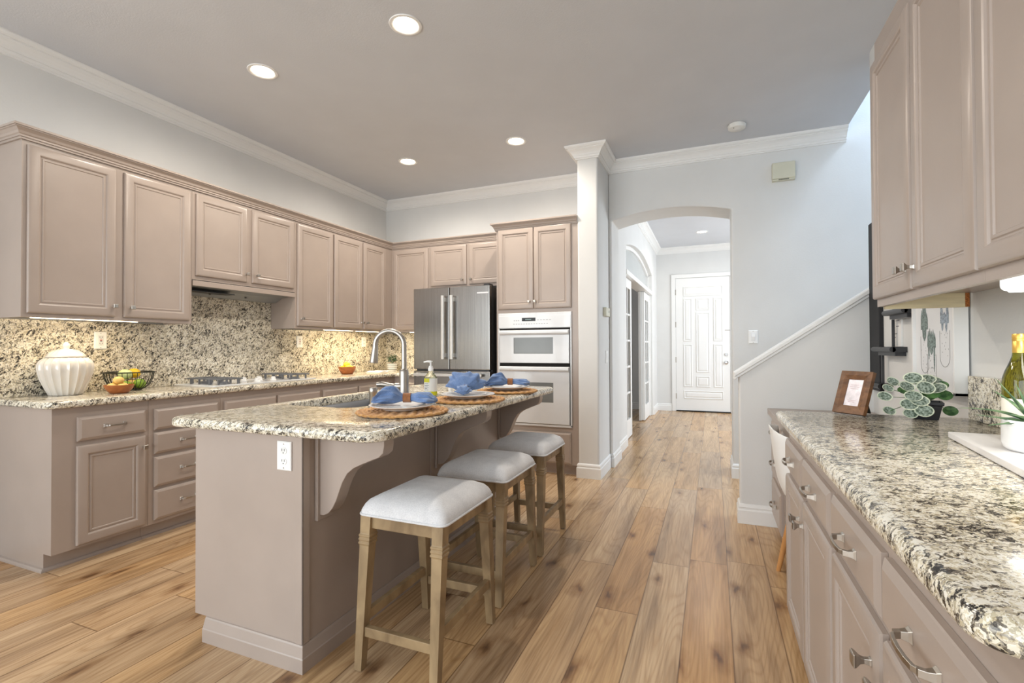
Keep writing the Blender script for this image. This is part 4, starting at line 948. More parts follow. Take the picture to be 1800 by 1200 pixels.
def bowl(x, y, z, r, h, label):
    mb = MB(); mb.lathe([(0, 0), (r*0.55, 0), (r*0.62, 0.003), (r*0.86, h*0.45), (r*0.98, h*0.85), (r, h), (r-0.004, h), (r*0.94, h*0.85), (r*0.80, h*0.42), (r*0.5, 0.010), (0, 0.008)], (x, y, z), 40)
    return tag(mb.build('wooden_bowl', BOWLWOOD, smooth=True, angle=60), label, 'bowl', 'small wooden bowls')
wx, wy = -3.474, 1.898
bowl(wx, wy, CT+0.0006, 0.078, 0.054, 'small reddish wooden bowl in front of the wire basket')
for i, (dx, dy, dz, r, rt) in enumerate(((-0.015, -0.028, 0.014, 0.026, 0.5), (-0.012, 0.028, 0.014, 0.026, 0.9), (0.034, -0.002, 0.018, 0.022, 0.3), (-0.005, 0.0, 0.058, 0.024, 0.7))):
    fruit('pear', wx+dx, wy+dy, CT+dz, r, 1.3, PEAR, 'yellow pear in the front wooden bowl, '+('left', 'right', 'front', 'back')[i], rt, grp='pears in the small wooden bowl')
lx, ly = -3.60, 4.12
bowl(lx, ly, CT+0.0006, 0.092, 0.080, 'wooden bowl of lemons farther along the left worktop')
for i, (dx, dy, dz) in enumerate(((-0.03, -0.03, 0.025), (0.02, 0.035, 0.025), (0.035, -0.025, 0.035), (-0.005, 0.0, 0.066))):
    fruit('lemon', lx+dx, ly+dy, CT+dz, 0.033, 1.25, LEMON, 'yellow lemon in the far wooden bowl, '+('left', 'right', 'front', 'topmost')[i], 0.5+i*0.6, grp='lemons in the far wooden bowl')
# open book lying in the corner
c = empty('open_book', (-3.545, 4.60, CT), 'open book lying flat on the worktop by the corner plant', 'book')
mb = MB(); L = []
for i in range(13):
    t = -1+i/6; L.append((t*0.135, 0.004+0.013*math.sin(PI*min(1, abs(t)*1.15+0.02))*(1 if abs(t) > 0.02 else 0.3)))
bk = lambda a, b, q: (-3.545+q, 4.60+a, CT+b)
mb.prism([(-0.135, 0.001)]+L+[(0.135, 0.001)], bk, -0.10, 0.10); mb.build('pages', PAPER, c, smooth=True, angle=40)
mb = MB(); mb.box(-3.648, -3.442, 4.46, 4.74, CT+0.0004, CT+0.0012); mb.build('cover', noisy('grey_book_cover', (120, 118, 116), 0.6), c)
# corner plant
def plant_leaf(mb, base, d, ln, wd, droop=0.2, n=5, cup=0.0):
    d = Vector(d).normalized(); sd = d.cross(Vector((0, 0, 1)))
    if sd.length < 1e-3: sd = Vector((1, 0, 0))
    sd.normalize(); up = sd.cross(d); rows = []
    for i in range(n+1):
        t = i/n; w2 = wd*math.sin(PI*(0.06+0.94*t)**0.8)*0.5 if t < 1 else 0.0005
        p = Vector(base)+d*(ln*t)-Vector((0, 0, droop*ln*t*t))
        rows.append([p-sd*w2+up*cup*w2, p+up*0.0006, p+sd*w2+up*cup*w2, p-up*0.0010])
    mb.loops(rows)
px, py = -3.565, 4.86
c = empty('potted_plant', (px, py, CT), 'bushy green plant in a white striped pot in the worktop corner', 'plant')
mb = MB(); mb.lathe([(0, 0), (0.050, 0), (0.054, 0.004), (0.060, 0.085), (0.060, 0.092), (0.055, 0.092), (0.053, 0.08), (0, 0.08)], (px, py, CT+0.0006), 32)
def stripe_mat():
    m, n, l, b = nt('striped_pot', 0.5); tc = N(n, 'ShaderNodeTexCoord'); sp = N(n, 'ShaderNodeSeparateXYZ'); l.new(tc.outputs['Object'], sp.inputs[0])
    mu = N(n, 'ShaderNodeMath', operation='MULTIPLY'); mu.inputs[1].default_value = 45; l.new(sp.outputs[2], mu.inputs[0])
    fr = N(n, 'ShaderNodeMath', operation='FRACT'); l.new(mu.outputs[0], fr.inputs[0])
    r = ramp(n, [(0, (232, 231, 226)), (0.62, (118, 116, 112))], 'CONSTANT'); l.new(fr.outputs[0], r.inputs[0]); l.new(r.outputs[0], b.inputs['Base Color']); return m
mb.build('pot', stripe_mat(), c, smooth=True, angle=40)
mb = MB(); mb.lathe([(0.052, 0.081), (0.03, 0.086), (0, 0.087)], (px, py, CT), 20); mb.build('soil', SOIL, c)
rnd = random.Random(3); mb = MB()
for i in range(150):
    a = rnd.uniform(0, 2*PI); e = rnd.uniform(0.1, 1.5); r = rnd.uniform(0.02, 0.075); q = Vector((px+r*math.cos(a)*math.cos(e), py+r*math.sin(a)*math.cos(e), CT+0.105+r*1.25*math.sin(e)))
    plant_leaf(mb, q, (math.cos(a), math.sin(a), rnd.uniform(-0.2, 0.8)), rnd.uniform(0.024, 0.036), 0.016, 0.3, 4)
tag(mb.build('foliage', LEAF_DARK, c), kind='stuff')
mb = MB()
for i in range(10):
    a = 2*PI*i/10; mb.tube([(px, py, CT+0.08), (px+0.02*math.cos(a), py+0.02*math.sin(a), CT+0.12), (px+0.05*math.cos(a), py+0.05*math.sin(a), CT+0.16)], 0.0016, 5)
mb.build('stems', LEAF_DARK, c)

# ------------------------------------------------------------------ outlets, switches, small wall fittings
def plate_on(P, u, z, w2, h2, name, label, cat, kind='duplex', grp=None):
    """wall plate centred at u, z"""
    c = empty(name, P(u, z, 0.001), label, cat, grp)
    mb = MB(); mb.panel(P, u-w2, u+w2, z-h2, z+h2, [(0, 0.003), (0.004, 0.006)], 0.0006); mb.build('cover_plate', WHITEPL, c)
    if kind == 'duplex':
        for s in (-1, 1):
            mb = MB(); zz = z+s*0.02
            mb.prism([(u+0.0165*math.cos(2*PI*i/20), zz+0.0145*math.sin(2*PI*i/20)) for i in range(20)], lambda a, b, q: P(a, b, q), 0.0062, 0.0085); r = mb.build('socket', noisy('socket_white', (232, 232, 230), 0.4), c)
            mb = MB()
            for du in (-0.006, 0.006): mb.fbox(P, u+du-0.0011, u+du+0.0011, zz-0.001, zz+0.008, 0.0083, 0.0089)
            mb.fbox(P, u-0.002, u+0.002, zz-0.0095, zz-0.0055, 0.0083, 0.0089); mb.build('slots', BLACK, r)
    elif kind == 'gfci':
        mb = MB(); mb.fbox(P, u-0.0165, u+0.0165, z-0.034, z+0.034, 0.006, 0.0085); r = mb.build('socket', noisy('socket_white', (226, 226, 224), 0.4), c, bevel=0.001)
        mb = MB()
        for s in (-1, 1):
            zz = z+s*0.021
            for du in (-0.006, 0.006): mb.fbox(P, u+du-0.0012, u+du+0.0012, zz-0.003, zz+0.006, 0.0083, 0.0089)
            mb.fbox(P, u-0.002, u+0.002, zz-0.0095, zz-0.006, 0.0083, 0.0089)
        mb.build('slots', BLACK, r)
        mb = MB(); mb.fbox(P, u-0.006, u+0.006, z+0.001, z+0.006, 0.0083, 0.0095); mb.build('reset_button', noisy('red_button', (190, 60, 50), 0.5), r)
        mb = MB(); mb.fbox(P, u-0.006, u+0.006, z-0.006, z-0.001, 0.0083, 0.0095); mb.build('test_button', BLACK, r)
    elif kind == 'rocker':
        mb = MB(); mb.fbox(P, u-0.0165, u+0.0165, z-0.033, z+0.033, 0.006, 0.008); r = mb.build('switch_frame', noisy('switch_white', (222, 224, 228), 0.4), c, bevel=0.001)
        mb = MB(); mb.prism([(0.008, z-0.031), (0.0085, z-0.031), (0.0135, z+0.002), (0.0095, z+0.031), (0.008, z+0.031)], lambda a, b, q: P(q, b, a), u-0.0145, u+0.0145); mb.build('rocker', WHITEPL, r)
    mb = MB()
    for s in (-1, 1): mb.prism([(u+0.003*math.cos(2*PI*i/10), z+s*(h2-0.010)+0.003*math.sin(2*PI*i/10)) for i in range(10)], lambda a, b, q: P(a, b, q), 0.006, 0.0072)
    mb.build('screws', NICKEL, c)
    return c
PBS = lambda u, z, n: (XL+0.0212+n, u, z)
plate_on(PBS, 1.965, 1.255, 0.036, 0.058, 'wall_outlet', 'white outlet with red reset button on the backsplash above the wire basket', 'outlet', 'gfci', 'backsplash outlets')
plate_on(PBS, 3.668, 1.262, 0.036, 0.058, 'wall_outlet', 'white outlet on the backsplash right of the cooktop', 'outlet', 'gfci', 'backsplash outlets')
plate_on(PBS, 4.63, 1.266, 0.036, 0.058, 'wall_outlet', 'white outlet on the backsplash nearest the corner plant', 'outlet', 'duplex', 'backsplash outlets')
PIS = lambda u, z, n: (u, IY0-0.0003-n, z)
plate_on(PIS, -1.508, 0.790, 0.036, 0.055, 'wall_outlet', 'white outlet on the end panel of the island', 'outlet', 'duplex')
PAS = lambda u, z, n: (u, YA-n, z)
plate_on(PAS, 0.338, 1.281, 0.038, 0.060, 'light_switch', 'white rocker switch on the stair wall right of the arch', 'light switch', 'rocker')
PCS = lambda u, z, n: (-0.955+n, u, z)
plate_on(PCS, 4.72, 1.10, 0.05, 0.060, 'light_switch', 'white switch plate on the side of the column', 'light switch', 'rocker')
c = empty('wall_sensor', (-0.955, 4.66, 1.49), 'small ivory control box on the side of the column', 'control box')
mb = MB(); mb.box(-0.9545, -0.922, 4.575, 4.745, 1.488, 1.572); mb.build('case', IVORYPL, c, bevel=0.005)
mb = MB(); mb.prism([(4.69+0.012*math.cos(2*PI*i/16), 1.535+0.012*math.sin(2*PI*i/16)) for i in range(16)], lambda a, b, q: (q, a, b), -0.9222, -0.919); mb.build('dial', noisy('grey_dial', (160, 160, 158), 0.4), c)
c = empty('door_chime', (0.587, YA, 2.65), 'ivory door chime box high on the stair wall', 'chime')
mb = MB(); mb.box(0.497, 0.677, YA-0.055, YA-0.0006, 2.662, 2.806); mb.build('case', IVORYPL, c, bevel=0.008, bseg=3)
mb = MB(); mb.box(0.499, 0.675, YA-0.050, YA-0.0008, 2.648, 2.6615); cc = mb.build('lower_edge', IVORYPL, c, bevel=0.003)
mb = MB()
for i in range(9): mb.box(0.548+i*0.009, 0.554+i*0.009, YA-0.0512, YA-0.03, 2.650, 2.659)
mb.build('grille', BLACK, cc)
c = empty('smoke_detector', (0.2, 4.42, CZ-0.04), 'round white smoke detector on the ceiling before the arch', 'smoke detector')
mb = MB(); mb.lathe([(0.060, -0.038), (0.066, -0.034), (0.070, -0.014), (0.070, -0.008), (0.064, -0.006), (0.064, -0.0005)], (0.2, 4.42, CZ), 32); mb.lathe([(0.026, -0.043), (0.032, -0.0385)], (0.2, 4.42, CZ), 24); mb.build('housing', noisy('smoke_white', (228, 227, 222), 0.5), c, smooth=True, angle=40)
mb = MB(); mb.lathe([(0.004, -0.041), (0.004, -0.036)], (0.175, 4.385, CZ), 10); mb.build('test_led', noisy('dim_led', (90, 92, 88), 0.4), c)

# recessed ceiling lamps (each with its own lamp)
BULB = emit('lit_bulb', (255, 240, 214), 14); REFL = noisy('cream_reflector', (250, 240, 214), 0.3, amt=0.01)
def downlight(x, y, label, power=60, z=CZ, r=0.075, grp='recessed ceiling lights'):
    c = empty('recessed_light', (x, y, z-0.01), label, 'ceiling light', grp)
    mb = MB(); mb.lathe([(r-0.006, -0.001), (r-0.004, -0.004), (r+0.006, -0.007), (r+0.016, -0.005), (r+0.018, -0.0006), (r-0.006, -0.0006)], (x, y, z), 40); mb.build('trim_ring', TRIM, c, smooth=True, angle=50)
    mb = MB(); mb.lathe([(r-0.008, -0.0012), (r-0.02, -0.003), (0.03, -0.006), (0, -0.006)], (x, y, z), 32); mb.build('bulb', BULB, c, smooth=True)
    d = bpy.data.lights.new('downlight_lamp', 'SPOT'); d.energy = power; d.color = (1.0, 0.91, 0.80); d.spot_size = math.radians(172); d.spot_blend = 0.6; d.shadow_soft_size = 0.06
    o = bpy.data.objects.new('downlight_lamp', d); C.objects.link(o); o.parent = c; o.location = (0, 0, -0.01)
downlight(-1.60, 2.31, 'round recessed ceiling light above the island, nearest the camera')
downlight(-2.745, 2.335, 'round recessed ceiling light nearest the left wall, toward the camera')
downlight(-2.765, 4.03, 'round recessed ceiling light near the back left corner')
downlight(-1.605, 4.005, 'round recessed ceiling light in front of the oven tower')
downlight(-0.145, 8.36, 'round recessed ceiling light in the foyer before the front door', 22, grp=None)

# under-cabinet strip lights
STRIP = emit('lit_strip', (255, 232, 190), 9)
def strip(x0, x1, y0, y1, z, label, power, name='under_cabinet_light', mat=STRIP, h=0.014, col=(1.0, 0.80, 0.52)):
    c = empty(name, ((x0+x1)/2, (y0+y1)/2, z-h), label, 'under-cabinet light', 'under-cabinet lights')
    mb = MB(); mb.box(x0, x1, y0, y1, z-0.004, z-0.0004); mb.build('housing', WHITEPL, c)
    mb = MB(); mb.box(x0+0.003, x1-0.003, y0+0.003, y1-0.003, z-h, z-0.0042); mb.build('diffuser', mat, c, bevel=0.002)
    d = bpy.data.lights.new('strip_lamp', 'AREA'); d.shape = 'RECTANGLE'; d.size = x1-x0; d.size_y = y1-y0; d.energy = power; d.color = col
    o = bpy.data.objects.new('strip_lamp', d); C.objects.link(o); o.parent = c; o.location = (0, 0, -0.002)
strip(-3.58, -3.54, 1.50, 2.05, UZ0+0.012, 'lit strip under the tall left wall cabinet above the white jar', 1.5)
strip(-3.58, -3.54, 3.75, 4.15, UZ0+0.012, 'lit strip under the wall cabinets right of the cooktop', 2.4)
strip(-3.58, -3.54, 4.22, 4.62, UZ0+0.012, 'lit strip under the wall cabinet nearest the back left corner', 2.2)
strip(-3.30, -3.00, 4.83, 4.87, UZ0+0.012, 'lit strip under the back wall cabinet beside the fridge', 2.0)

# ------------------------------------------------------------------ right hand run
def base_right(y0, y1, label):
    c = empty('base_cabinet', (0.6, (y0+y1)/2, 0), label, 'cabinet')
    mb = MB(); mb.box(0.305, XR-g, y0, y1, BZ0, BZ1); mb.box(0.375, XR-g, y0, y1, 0, BZ0); mb.build('carcass', PAINT, c); return c
c = base_right(1.535, 2.412, 'taupe base cabinet with two drawers over two doors, beside the white chair')
drawer(PRB, 1.992, 2.398, 0.680, 0.802, c, 'c'); drawer(PRB, 1.555, 1.974, 0.680, 0.802, c, 'c')
door(PRB, 1.992, 2.398, 0.075, 0.652, c, (2.024, 0.575)); door(PRB, 1.555, 1.974, 0.075, 0.652, c, (1.945, 0.575))
c = base_right(0.668, 1.5335, 'taupe base cabinet with two drawers over two doors, nearest the camera on the right')
drawer(PRB, 1.128, 1.522, 0.680, 0.806, c, 'c', half=0.052); drawer(PRB, 0.692, 1.106, 0.680, 0.806, c, 'c', half=0.052)
door(PRB, 1.128, 1.522, 0.075, 0.652, c, (1.165, 0.575)); door(PRB, 0.692, 1.106, 0.075, 0.652, c, (1.072, 0.575))
pts = rounded([(0.252, 0.648), (XR-0.0005, 0.648), (XR-0.0005, 2.425), (0.252, 2.425)], [0.05, 0, 0, 0.03])
tag(worktop('granite_worktop', pts, BZ1+0.0005, CT), 'straight speckled granite worktop along the right wall', 'worktop')
mb = MB(); mb.box(XR-0.024, XR-0.001, 0.66, 2.385, CT+0.0005, 1.083); tag(mb.build('backsplash', GRANITE, bevel=0.002), 'low granite upstand along the right wall behind the wine bottle', 'backsplash')
# uppers
def up_right(y0, y1, label, lip):
    c = empty('wall_cabinet', (0.77, (y0+y1)/2, 1.355), label, 'cabinet')
    mb = MB(); mb.box(0.64, XR-g, y0, y1, 1.400, UZ1); mb.box(0.62, 0.64, y0, y1, 1.355, UZ1); mb.build('carcass', PAINT, c)
    if lip:
        mb = MB(); mb.box(0.6405, 0.902, y1-0.019, y1, 1.345, 1.3995); mb.build('end_lip', RAWWOOD, c)
        mb = MB(); mb.box(0.9022, 0.904, y1-0.019, y1, 1.345, 1.3995); mb.box(0.891, 0.904, y1-0.0205, y1-0.0192, 1.346, 1.399); mb.build('raw_edge', RAWEDGE, c)
    return c
c = up_right(1.5465, 2.388, 'tall two-door taupe wall cabinet on the right, beside the stair wall', True)
door(PRU, 1.980, 2.385, 1.385, 2.336, c, (2.008, 1.452)); door(PRU, 1.552, 1.960, 1.385, 2.336, c, (1.935, 1.452))
c = up_right(0.70, 1.545, 'tall taupe wall cabinet on the right, nearest the camera and cut by the frame', False)
door(PRU, 1.125, 1.541, 1.385, 2.336, c, (1.155, 1.452)); door(PRU, 0.71, 1.105, 1.385, 2.336, c, (1.075, 1.452))
mb = MB(); sweep(mb, [(XR-g, 2.388), (0.62, 2.388), (0.62, 0.70), (XR-g, 0.70)], [(d+0.0005, z+0.0125) for d, z in CP]); tag(mb.build('cabinet_crown', PAINT), 'taupe crown moulding along the top of the right wall cabinets', 'moulding')
c = empty('under_cabinet_light', (0.74, 1.3, 1.335), 'white boxed lit lamp under the right wall cabinet above the wine bottle', 'under-cabinet light')
WARMLENS = emit('lit_lens', (246, 250, 250), 2.2)
mb = MB(); pts = rounded([(0.685, 1.338), (0.81, 1.338), (0.81, 1.3995), (0.685, 1.3995)], [0.014, 0.014, 0, 0]); mb.prism(pts, lambda a, b, q: (a, q, b), 1.02, 1.635); mb.build('housing', emit('glowing_white_housing', (240, 246, 248), 0.9), c, smooth=True, angle=40)
mb = MB(); pts = rounded([(0.70, 1.334), (0.795, 1.334), (0.795, 1.352), (0.70, 1.352)], 0.006); mb.prism(pts, lambda a, b, q: (a, q, b), 1.04, 1.637); mb.build('lens', WARMLENS, c, smooth=True, angle=40)
d = bpy.data.lights.new('lamp', 'AREA'); d.shape = 'RECTANGLE'; d.size = 0.09; d.size_y = 0.55; d.energy = 2.2; d.color = (1, 0.93, 0.82); o = bpy.data.objects.new('lamp', d); C.objects.link(o); o.parent = c; o.location = (0, 0.03, -0.003)

# desk between the right run and the stair wall
c = empty('built_in_desk', (0.63, 3.03, 0), 'low taupe built-in desk with drawers between granite worktop and stair wall', 'desk')
PDK = lambda u, z, n: (0.36-n, u, z)
mb = MB(); mb.box(0.335, XR-g, 2.428, 3.658, 0.748, 0.785); mb.build('desk_top', PAINT, c, bevel=0.004)
mb = MB(); mb.box(0.36, XR-g, 3.05, 3.655, 0.10, 0.7475); mb.box(0.42, XR-g, 3.05, 3.655, 0, 0.10); mb.box(0.36, 0.378, 2.428, 3.05, 0.615, 0.7475); mb.build('desk_carcass', PAINT, c)
drawer(PDK, 2.45, 3.03, 0.63, 0.735, c, 'c'); drawer(PDK, 3.09, 3.50, 0.625, 0.735, c, 'c')
drawer(PDK, 3.09, 3.50, 0.395, 0.600, c, 'c'); drawer(PDK, 3.09, 3.50, 0.135, 0.365, c, 'c')

# white shell chair pushed into the desk
c = empty('shell_chair', (0.45, 2.78, 0), 'white moulded shell chair with wooden legs tucked under the desk', 'chair')
mb = MB(); prof = [(0.262, 0.800, 0.165), (0.264, 0.792, 0.185), (0.270, 0.76, 0.205), (0.278, 0.70, 0.218), (0.288, 0.62, 0.222), (0.300, 0.54, 0.222), (0.318, 0.475, 0.222), (0.350, 0.445, 0.224), (0.42, 0.438, 0.226), (0.52, 0.445, 0.228), (0.62, 0.450, 0.226), (0.68, 0.440, 0.215), (0.70, 0.425, 0.20)]
yc = 2.755; M_ = 14; grid = []
for k, (a, b, hw) in enumerate(prof):
    row = []
    for j in range(M_+1):
        t = -1+2*j/M_; curl = abs(t)**3
        bk_ = max(0.0, min(1.0, (b-0.47)/0.2))
        row.append(mb.v((a+0.055*curl*bk_, yc+t*hw, b+0.045*curl*(1-bk_) - (0.10*curl*abs(t) if k == 0 else 0))))
    grid.append(row)
for r0, r1 in zip(grid, grid[1:]):
    for j in range(M_): mb.face((r0[j], r0[j+1], r1[j+1], r1[j]))
so = mb.build('shell', WHITEPL, c, smooth=True, angle=180)
m1 = so.modifiers.new('thick', 'SOLIDIFY'); m1.thickness = 0.008; m1.offset = 0
m2 = so.modifiers.new('sub', 'SUBSURF'); m2.levels = 1; m2.render_levels = 2
for sx, sy in ((-1, -1), (-1, 1), (1, -1), (1, 1)):
    mb = MB(); top = Vector((0.49+sx*0.10, yc+sy*0.12, 0.43)); bot = Vector((0.50+sx*0.185, yc+sy*0.20, 0.0)); mb.tube([top, top.lerp(bot, 0.5), bot], [0.017, 0.015, 0.011], 14); mb.build('leg', LEGWOOD, c, smooth=True, angle=60)
mb = MB(); mb.bar((0.40, yc-0.12, 0.40), (0.60, yc+0.12, 0.40), 0.012, 0.012); mb.bar((0.40, yc+0.12, 0.40), (0.60, yc-0.12, 0.40), 0.012, 0.012); mb.build('under_frame', BLACK, c)

# ------------------------------------------------------------------ things on the right worktop
ub = Vector((-0.11, -1, 0)).normalized(); vb = Vector((1, -0.11, 0)).normalized(); A0 = Vector((0.662, 1.885, 0))
c = empty('serving_board', (0.74, 1.6, CT), 'white marble serving board on the right worktop under the succulent', 'board')
mb = MB(); pts = rounded([tuple((A0+ub*a+vb*b)[:2]) for a, b in ((0, 0), (0.56, 0), (0.56, 0.20), (0, 0.20))], 0.006, 3); mb.prism(pts, lambda a, b, q: (a, b, q), CT+0.0006, CT+0.018); mb.build('board_slab', WHITEMARBLE, c, bevel=0.002)
# pot and succulent
BT = CT+0.0185
sx_, sy_ = 0.742, 1.602
c = empty('succulent_pot', (sx_, sy_, BT), 'spiky green succulent in a round white stone pot on the marble board', 'plant')
mb = MB(); mb.lathe([(0, 0), (0.056, 0), (0.064, 0.006), (0.068, 0.02), (0.068, 0.062), (0.066, 0.074), (0.063, 0.077), (0.059, 0.074), (0.057, 0.06), (0, 0.06)], (sx_, sy_, BT), 48); mb.build('pot', STONEPOT, c, smooth=True, angle=45)
mb = MB(); mb.lathe([(0.0565, 0.061), (0.03, 0.068), (0, 0.07)], (sx_, sy_, BT), 24); mb.build('soil', SOIL, c)
rnd = random.Random(11)
def spike(base, d, ln, wd, curl):
    mb = MB(); d = Vector(d).normalized(); sd = d.cross(Vector((0, 0, 1))).normalized(); up = sd.cross(d); rows = []
    for i in range(9):
        t = i/8; w2 = wd*(1-t)**0.7*(0.75+0.5*math.sin(PI*min(1, t*1.6)))*0.5+0.0004
        p = Vector(base)+d*ln*t+up*(-curl*ln*t*t)
        rows.append([p-sd*w2+up*w2*0.45, p-up*w2*0.25, p+sd*w2+up*w2*0.45, p+up*w2*0.12])
    mb.loops(rows); return mb.build('leaf', SUCC, c, smooth=True, angle=60)
for i, (az, el, ln, cu) in enumerate(((183, 12, 0.115, 0.05), (200, 4, 0.11, 0.1), (165, 35, 0.135, 0.45), (215, 28, 0.10, 0.2), (150, 62, 0.13, 0.05), (120, 50, 0.12, 0.2), (240, 55, 0.10, 0.1), (95, 30, 0.10, 0.1), (270, 30, 0.10, 0.2), (300, 55, 0.11, 0.1), (330, 25, 0.10, 0.1), (20, 40, 0.11, 0.1), (60, 60, 0.11, 0.1), (190, 70, 0.105, 0.0), (350, 72, 0.10, 0.0))):
    a, e = math.radians(az), math.radians(el)
    spike((sx_+0.012*math.cos(a), sy_+0.012*math.sin(a), BT+0.068), (math.cos(a)*math.cos(e), math.sin(a)*math.cos(e), math.sin(e)), ln, 0.022, cu)
# wine bottle
wx_, wy_ = 0.775, 1.752
c = empty('wine_bottle', (wx_, wy_, BT), 'olive green wine bottle with gold cap behind the succulent', 'bottle')
mb = MB(); mb.lathe([(0, 0.002), (0.032, 0), (0.037, 0.004), (0.0385, 0.012), (0.0385, 0.155), (0.037, 0.172), (0.0315, 0.192), (0.0235, 0.213), (0.0175, 0.232), (0.0152, 0.250), (0.0145, 0.262), (0.0145, 0.284), (0, 0.285)], (wx_, wy_, BT), 48); mb.build('bottle_glass', GREENGLASS, c, smooth=True, angle=60)
mb = MB(); mb.lathe([(0.0388, 0.030), (0.0390, 0.031), (0.0390, 0.117), (0.0388, 0.118)], (wx_, wy_, BT), 48); 
for f in [f for f in mb.bm.faces if len(f.verts) > 4]: mb.bm.faces.remove(f)
mb.build('label', noisy('cream_label', (244, 240, 226), 0.7, amt=0.01), c, smooth=True)
mb = MB(); mb.lathe([(0.0165, 0.242), (0.0165, 0.272), (0.0160, 0.2725), (0.0160, 0.274), (0.0168, 0.2745), (0.0168, 0.279), (0.0162, 0.2795), (0.0162, 0.281), (0.0168, 0.2815), (0.0168, 0.291), (0.0155, 0.2935), (0, 0.2935)], (wx_, wy_, BT), 40); mb.build('cap', GOLD, c, smooth=True, angle=50)

# variegated plant in a dark square pot
gx, gy = 0.752, 2.33
c = empty('potted_plant', (gx, gy, CT), 'round-leaved variegated plant in a dark square pot on the right worktop', 'plant')
def sq(h, z, rot=0.0):
    ca, sa = math.cos(rot), math.sin(rot); return [(gx+(a*ca-b*sa)*h, gy+(a*sa+b*ca)*h, CT+z) for a, b in ((-1, -1), (1, -1), (1, 1), (-1, 1))]
rt = -0.25
mb = MB(); mb.loops([sq(0.036, 0.0006, rt), sq(0.047, 0.056, rt), sq(0.051, 0.057, rt), sq(0.052, 0.068, rt), sq(0.047, 0.068, rt), sq(0.043, 0.054, rt)]); mb.build('pot', noisy('black_pot', (26, 28, 34), 0.45, amt=0.1), c, bevel=0.002)
mb = MB(); mb.loops([sq(0.043, 0.0545, rt), sq(0.043, 0.059, rt)]); mb.build('soil', SOIL, c)
rnd = random.Random(5); leafs = []
fwd = Vector((_fw.x, _fw.y, 0)).normalized(); rgt = Vector((_rt.x, _rt.y, 0))
spec = [(-0.095, 0.055, 0.03, 0.022), (-0.058, 0.088, -0.02, 0.024), (-0.025, 0.112, 0.0, 0.026), (-0.008, 0.085, -0.03, 0.027), (-0.045, 0.060, -0.03, 0.025), (-0.036, 0.048, -0.045, 0.026), (-0.058, 0.036, -0.03, 0.025), (-0.030, 0.020, -0.055, 0.025), (-0.048, 0.008, -0.02, 0.021), (-0.088, 0.012, 0.02, 0.020), (-0.070, 0.100, 0.03, 0.020), (-0.085, 0.080, 0.03, 0.018),
        (0.030, 0.106, 0.02, 0.026), (0.058, 0.104, 0.02, 0.021), (0.012, 0.100, 0.03, 0.022), (0.036, 0.082, -0.02, 0.027), (0.060, 0.088, 0.0, 0.022), (0.070, 0.060, 0.0, 0.022), (0.020, 0.066, -0.02, 0.021), (0.095, 0.012, 0.01, 0.020), (-0.03, 0.072, 0.03, 0.022), (0.040, 0.055, 0.03, 0.020)]
ctr = Vector((gx, gy, CT+0.055))
for i, (dx, dz, df, r) in enumerate(spec):
    r *= 1.12
    p = Vector((gx, gy, CT+0.012))+rgt*(dx*1.25-0.014)+fwd*df+Vector((0, 0, dz*1.28))
    if p.z < CT+r*0.8: p.z = CT+r*0.8
    hz = 0.25 if i >= 12 and dz > 0.07 else 0.8
    nrm = (rgt*(-0.35+rnd.uniform(-0.35, 0.35)) - fwd*(hz+rnd.uniform(-0.15, 0.25)) + Vector((0, 0, 0.55+rnd.uniform(0, 0.3)))).normalized()
    t1 = nrm.cross(Vector((0, 0, 1))).normalized(); t2 = nrm.cross(t1)
    mb = MB(); n = 22
    def rg(k, h): return [p+t1*(r*k*(1.0+0.06*math.cos(2*q))*math.cos(q))+t2*(r*k*0.9*math.sin(q))+nrm*(h) for q in [2*PI*j/n for j in range(n)]]
    mb.loops([rg(0.02, 0.0008), rg(0.5, 0.0016), rg(0.86, 0.0028)][::1], cap0=True, cap1=False)
    lf = mb.build('leaf', LEAF_VAR if i < 16 else LEAF_GREEN, c, smooth=True)
    mb = MB(); mb.loops([rg(0.86, 0.0028), rg(1.0, 0.0036), rg(0.97, 0.0028), rg(0.8, 0.0018), rg(0.02, 0.0002)], cap0=False); mb.build('leaf_rim', LEAF_RIM if i < 16 else LEAF_GREEN, lf, smooth=True)
    mb = MB(); q = p-nrm*0.001; mb.tube([ctr, ctr.lerp(q, 0.5)+Vector((0, 0, 0.012)), q], 0.0012, 5); mb.build('stem', LEAF_GREEN, c)

# brown photo frame leaning on the worktop
bl = Vector((0.468, 2.408, CT+0.0035)); eu = Vector((0.66, -0.75, 0)).normalized(); nb = Vector((0.75, 0.66, 0)).normalized(); tl = math.radians(20)
ez = nb*math.sin(tl)+Vector((0, 0, math.cos(tl))); en = -(nb*math.cos(tl)-Vector((0, 0, math.sin(tl))))
PF = lambda u, z, n: tuple(bl+eu*u+ez*z+en*n)
c = empty('photo_frame', tuple(bl), 'small brown wooden photo frame leaning at the end of the right worktop', 'frame')
W_, H_, B_ = 0.130, 0.180, 0.034
mb = MB()
mb.loops([[PF(0, 0, -0.008), PF(W_, 0, -0.008), PF(W_, H_, -0.008), PF(0, H_, -0.008)], [PF(0, 0, 0.010), PF(W_, 0, 0.010), PF(W_, H_, 0.010), PF(0, H_, 0.010)],
          [PF(B_*0.5, B_*0.5, 0.009), PF(W_-B_*0.5, B_*0.5, 0.009), PF(W_-B_*0.5, H_-B_*0.5, 0.009), PF(B_*0.5, H_-B_*0.5, 0.009)],
          [PF(B_, B_, 0.004), PF(W_-B_, B_, 0.004), PF(W_-B_, H_-B_, 0.004), PF(B_, H_-B_, 0.004)], [PF(B_, B_, 0.0), PF(W_-B_, B_, 0.0), PF(W_-B_, H_-B_, 0.0), PF(B_, H_-B_, 0.0)]])
mb.build('frame', WALNUT, c)
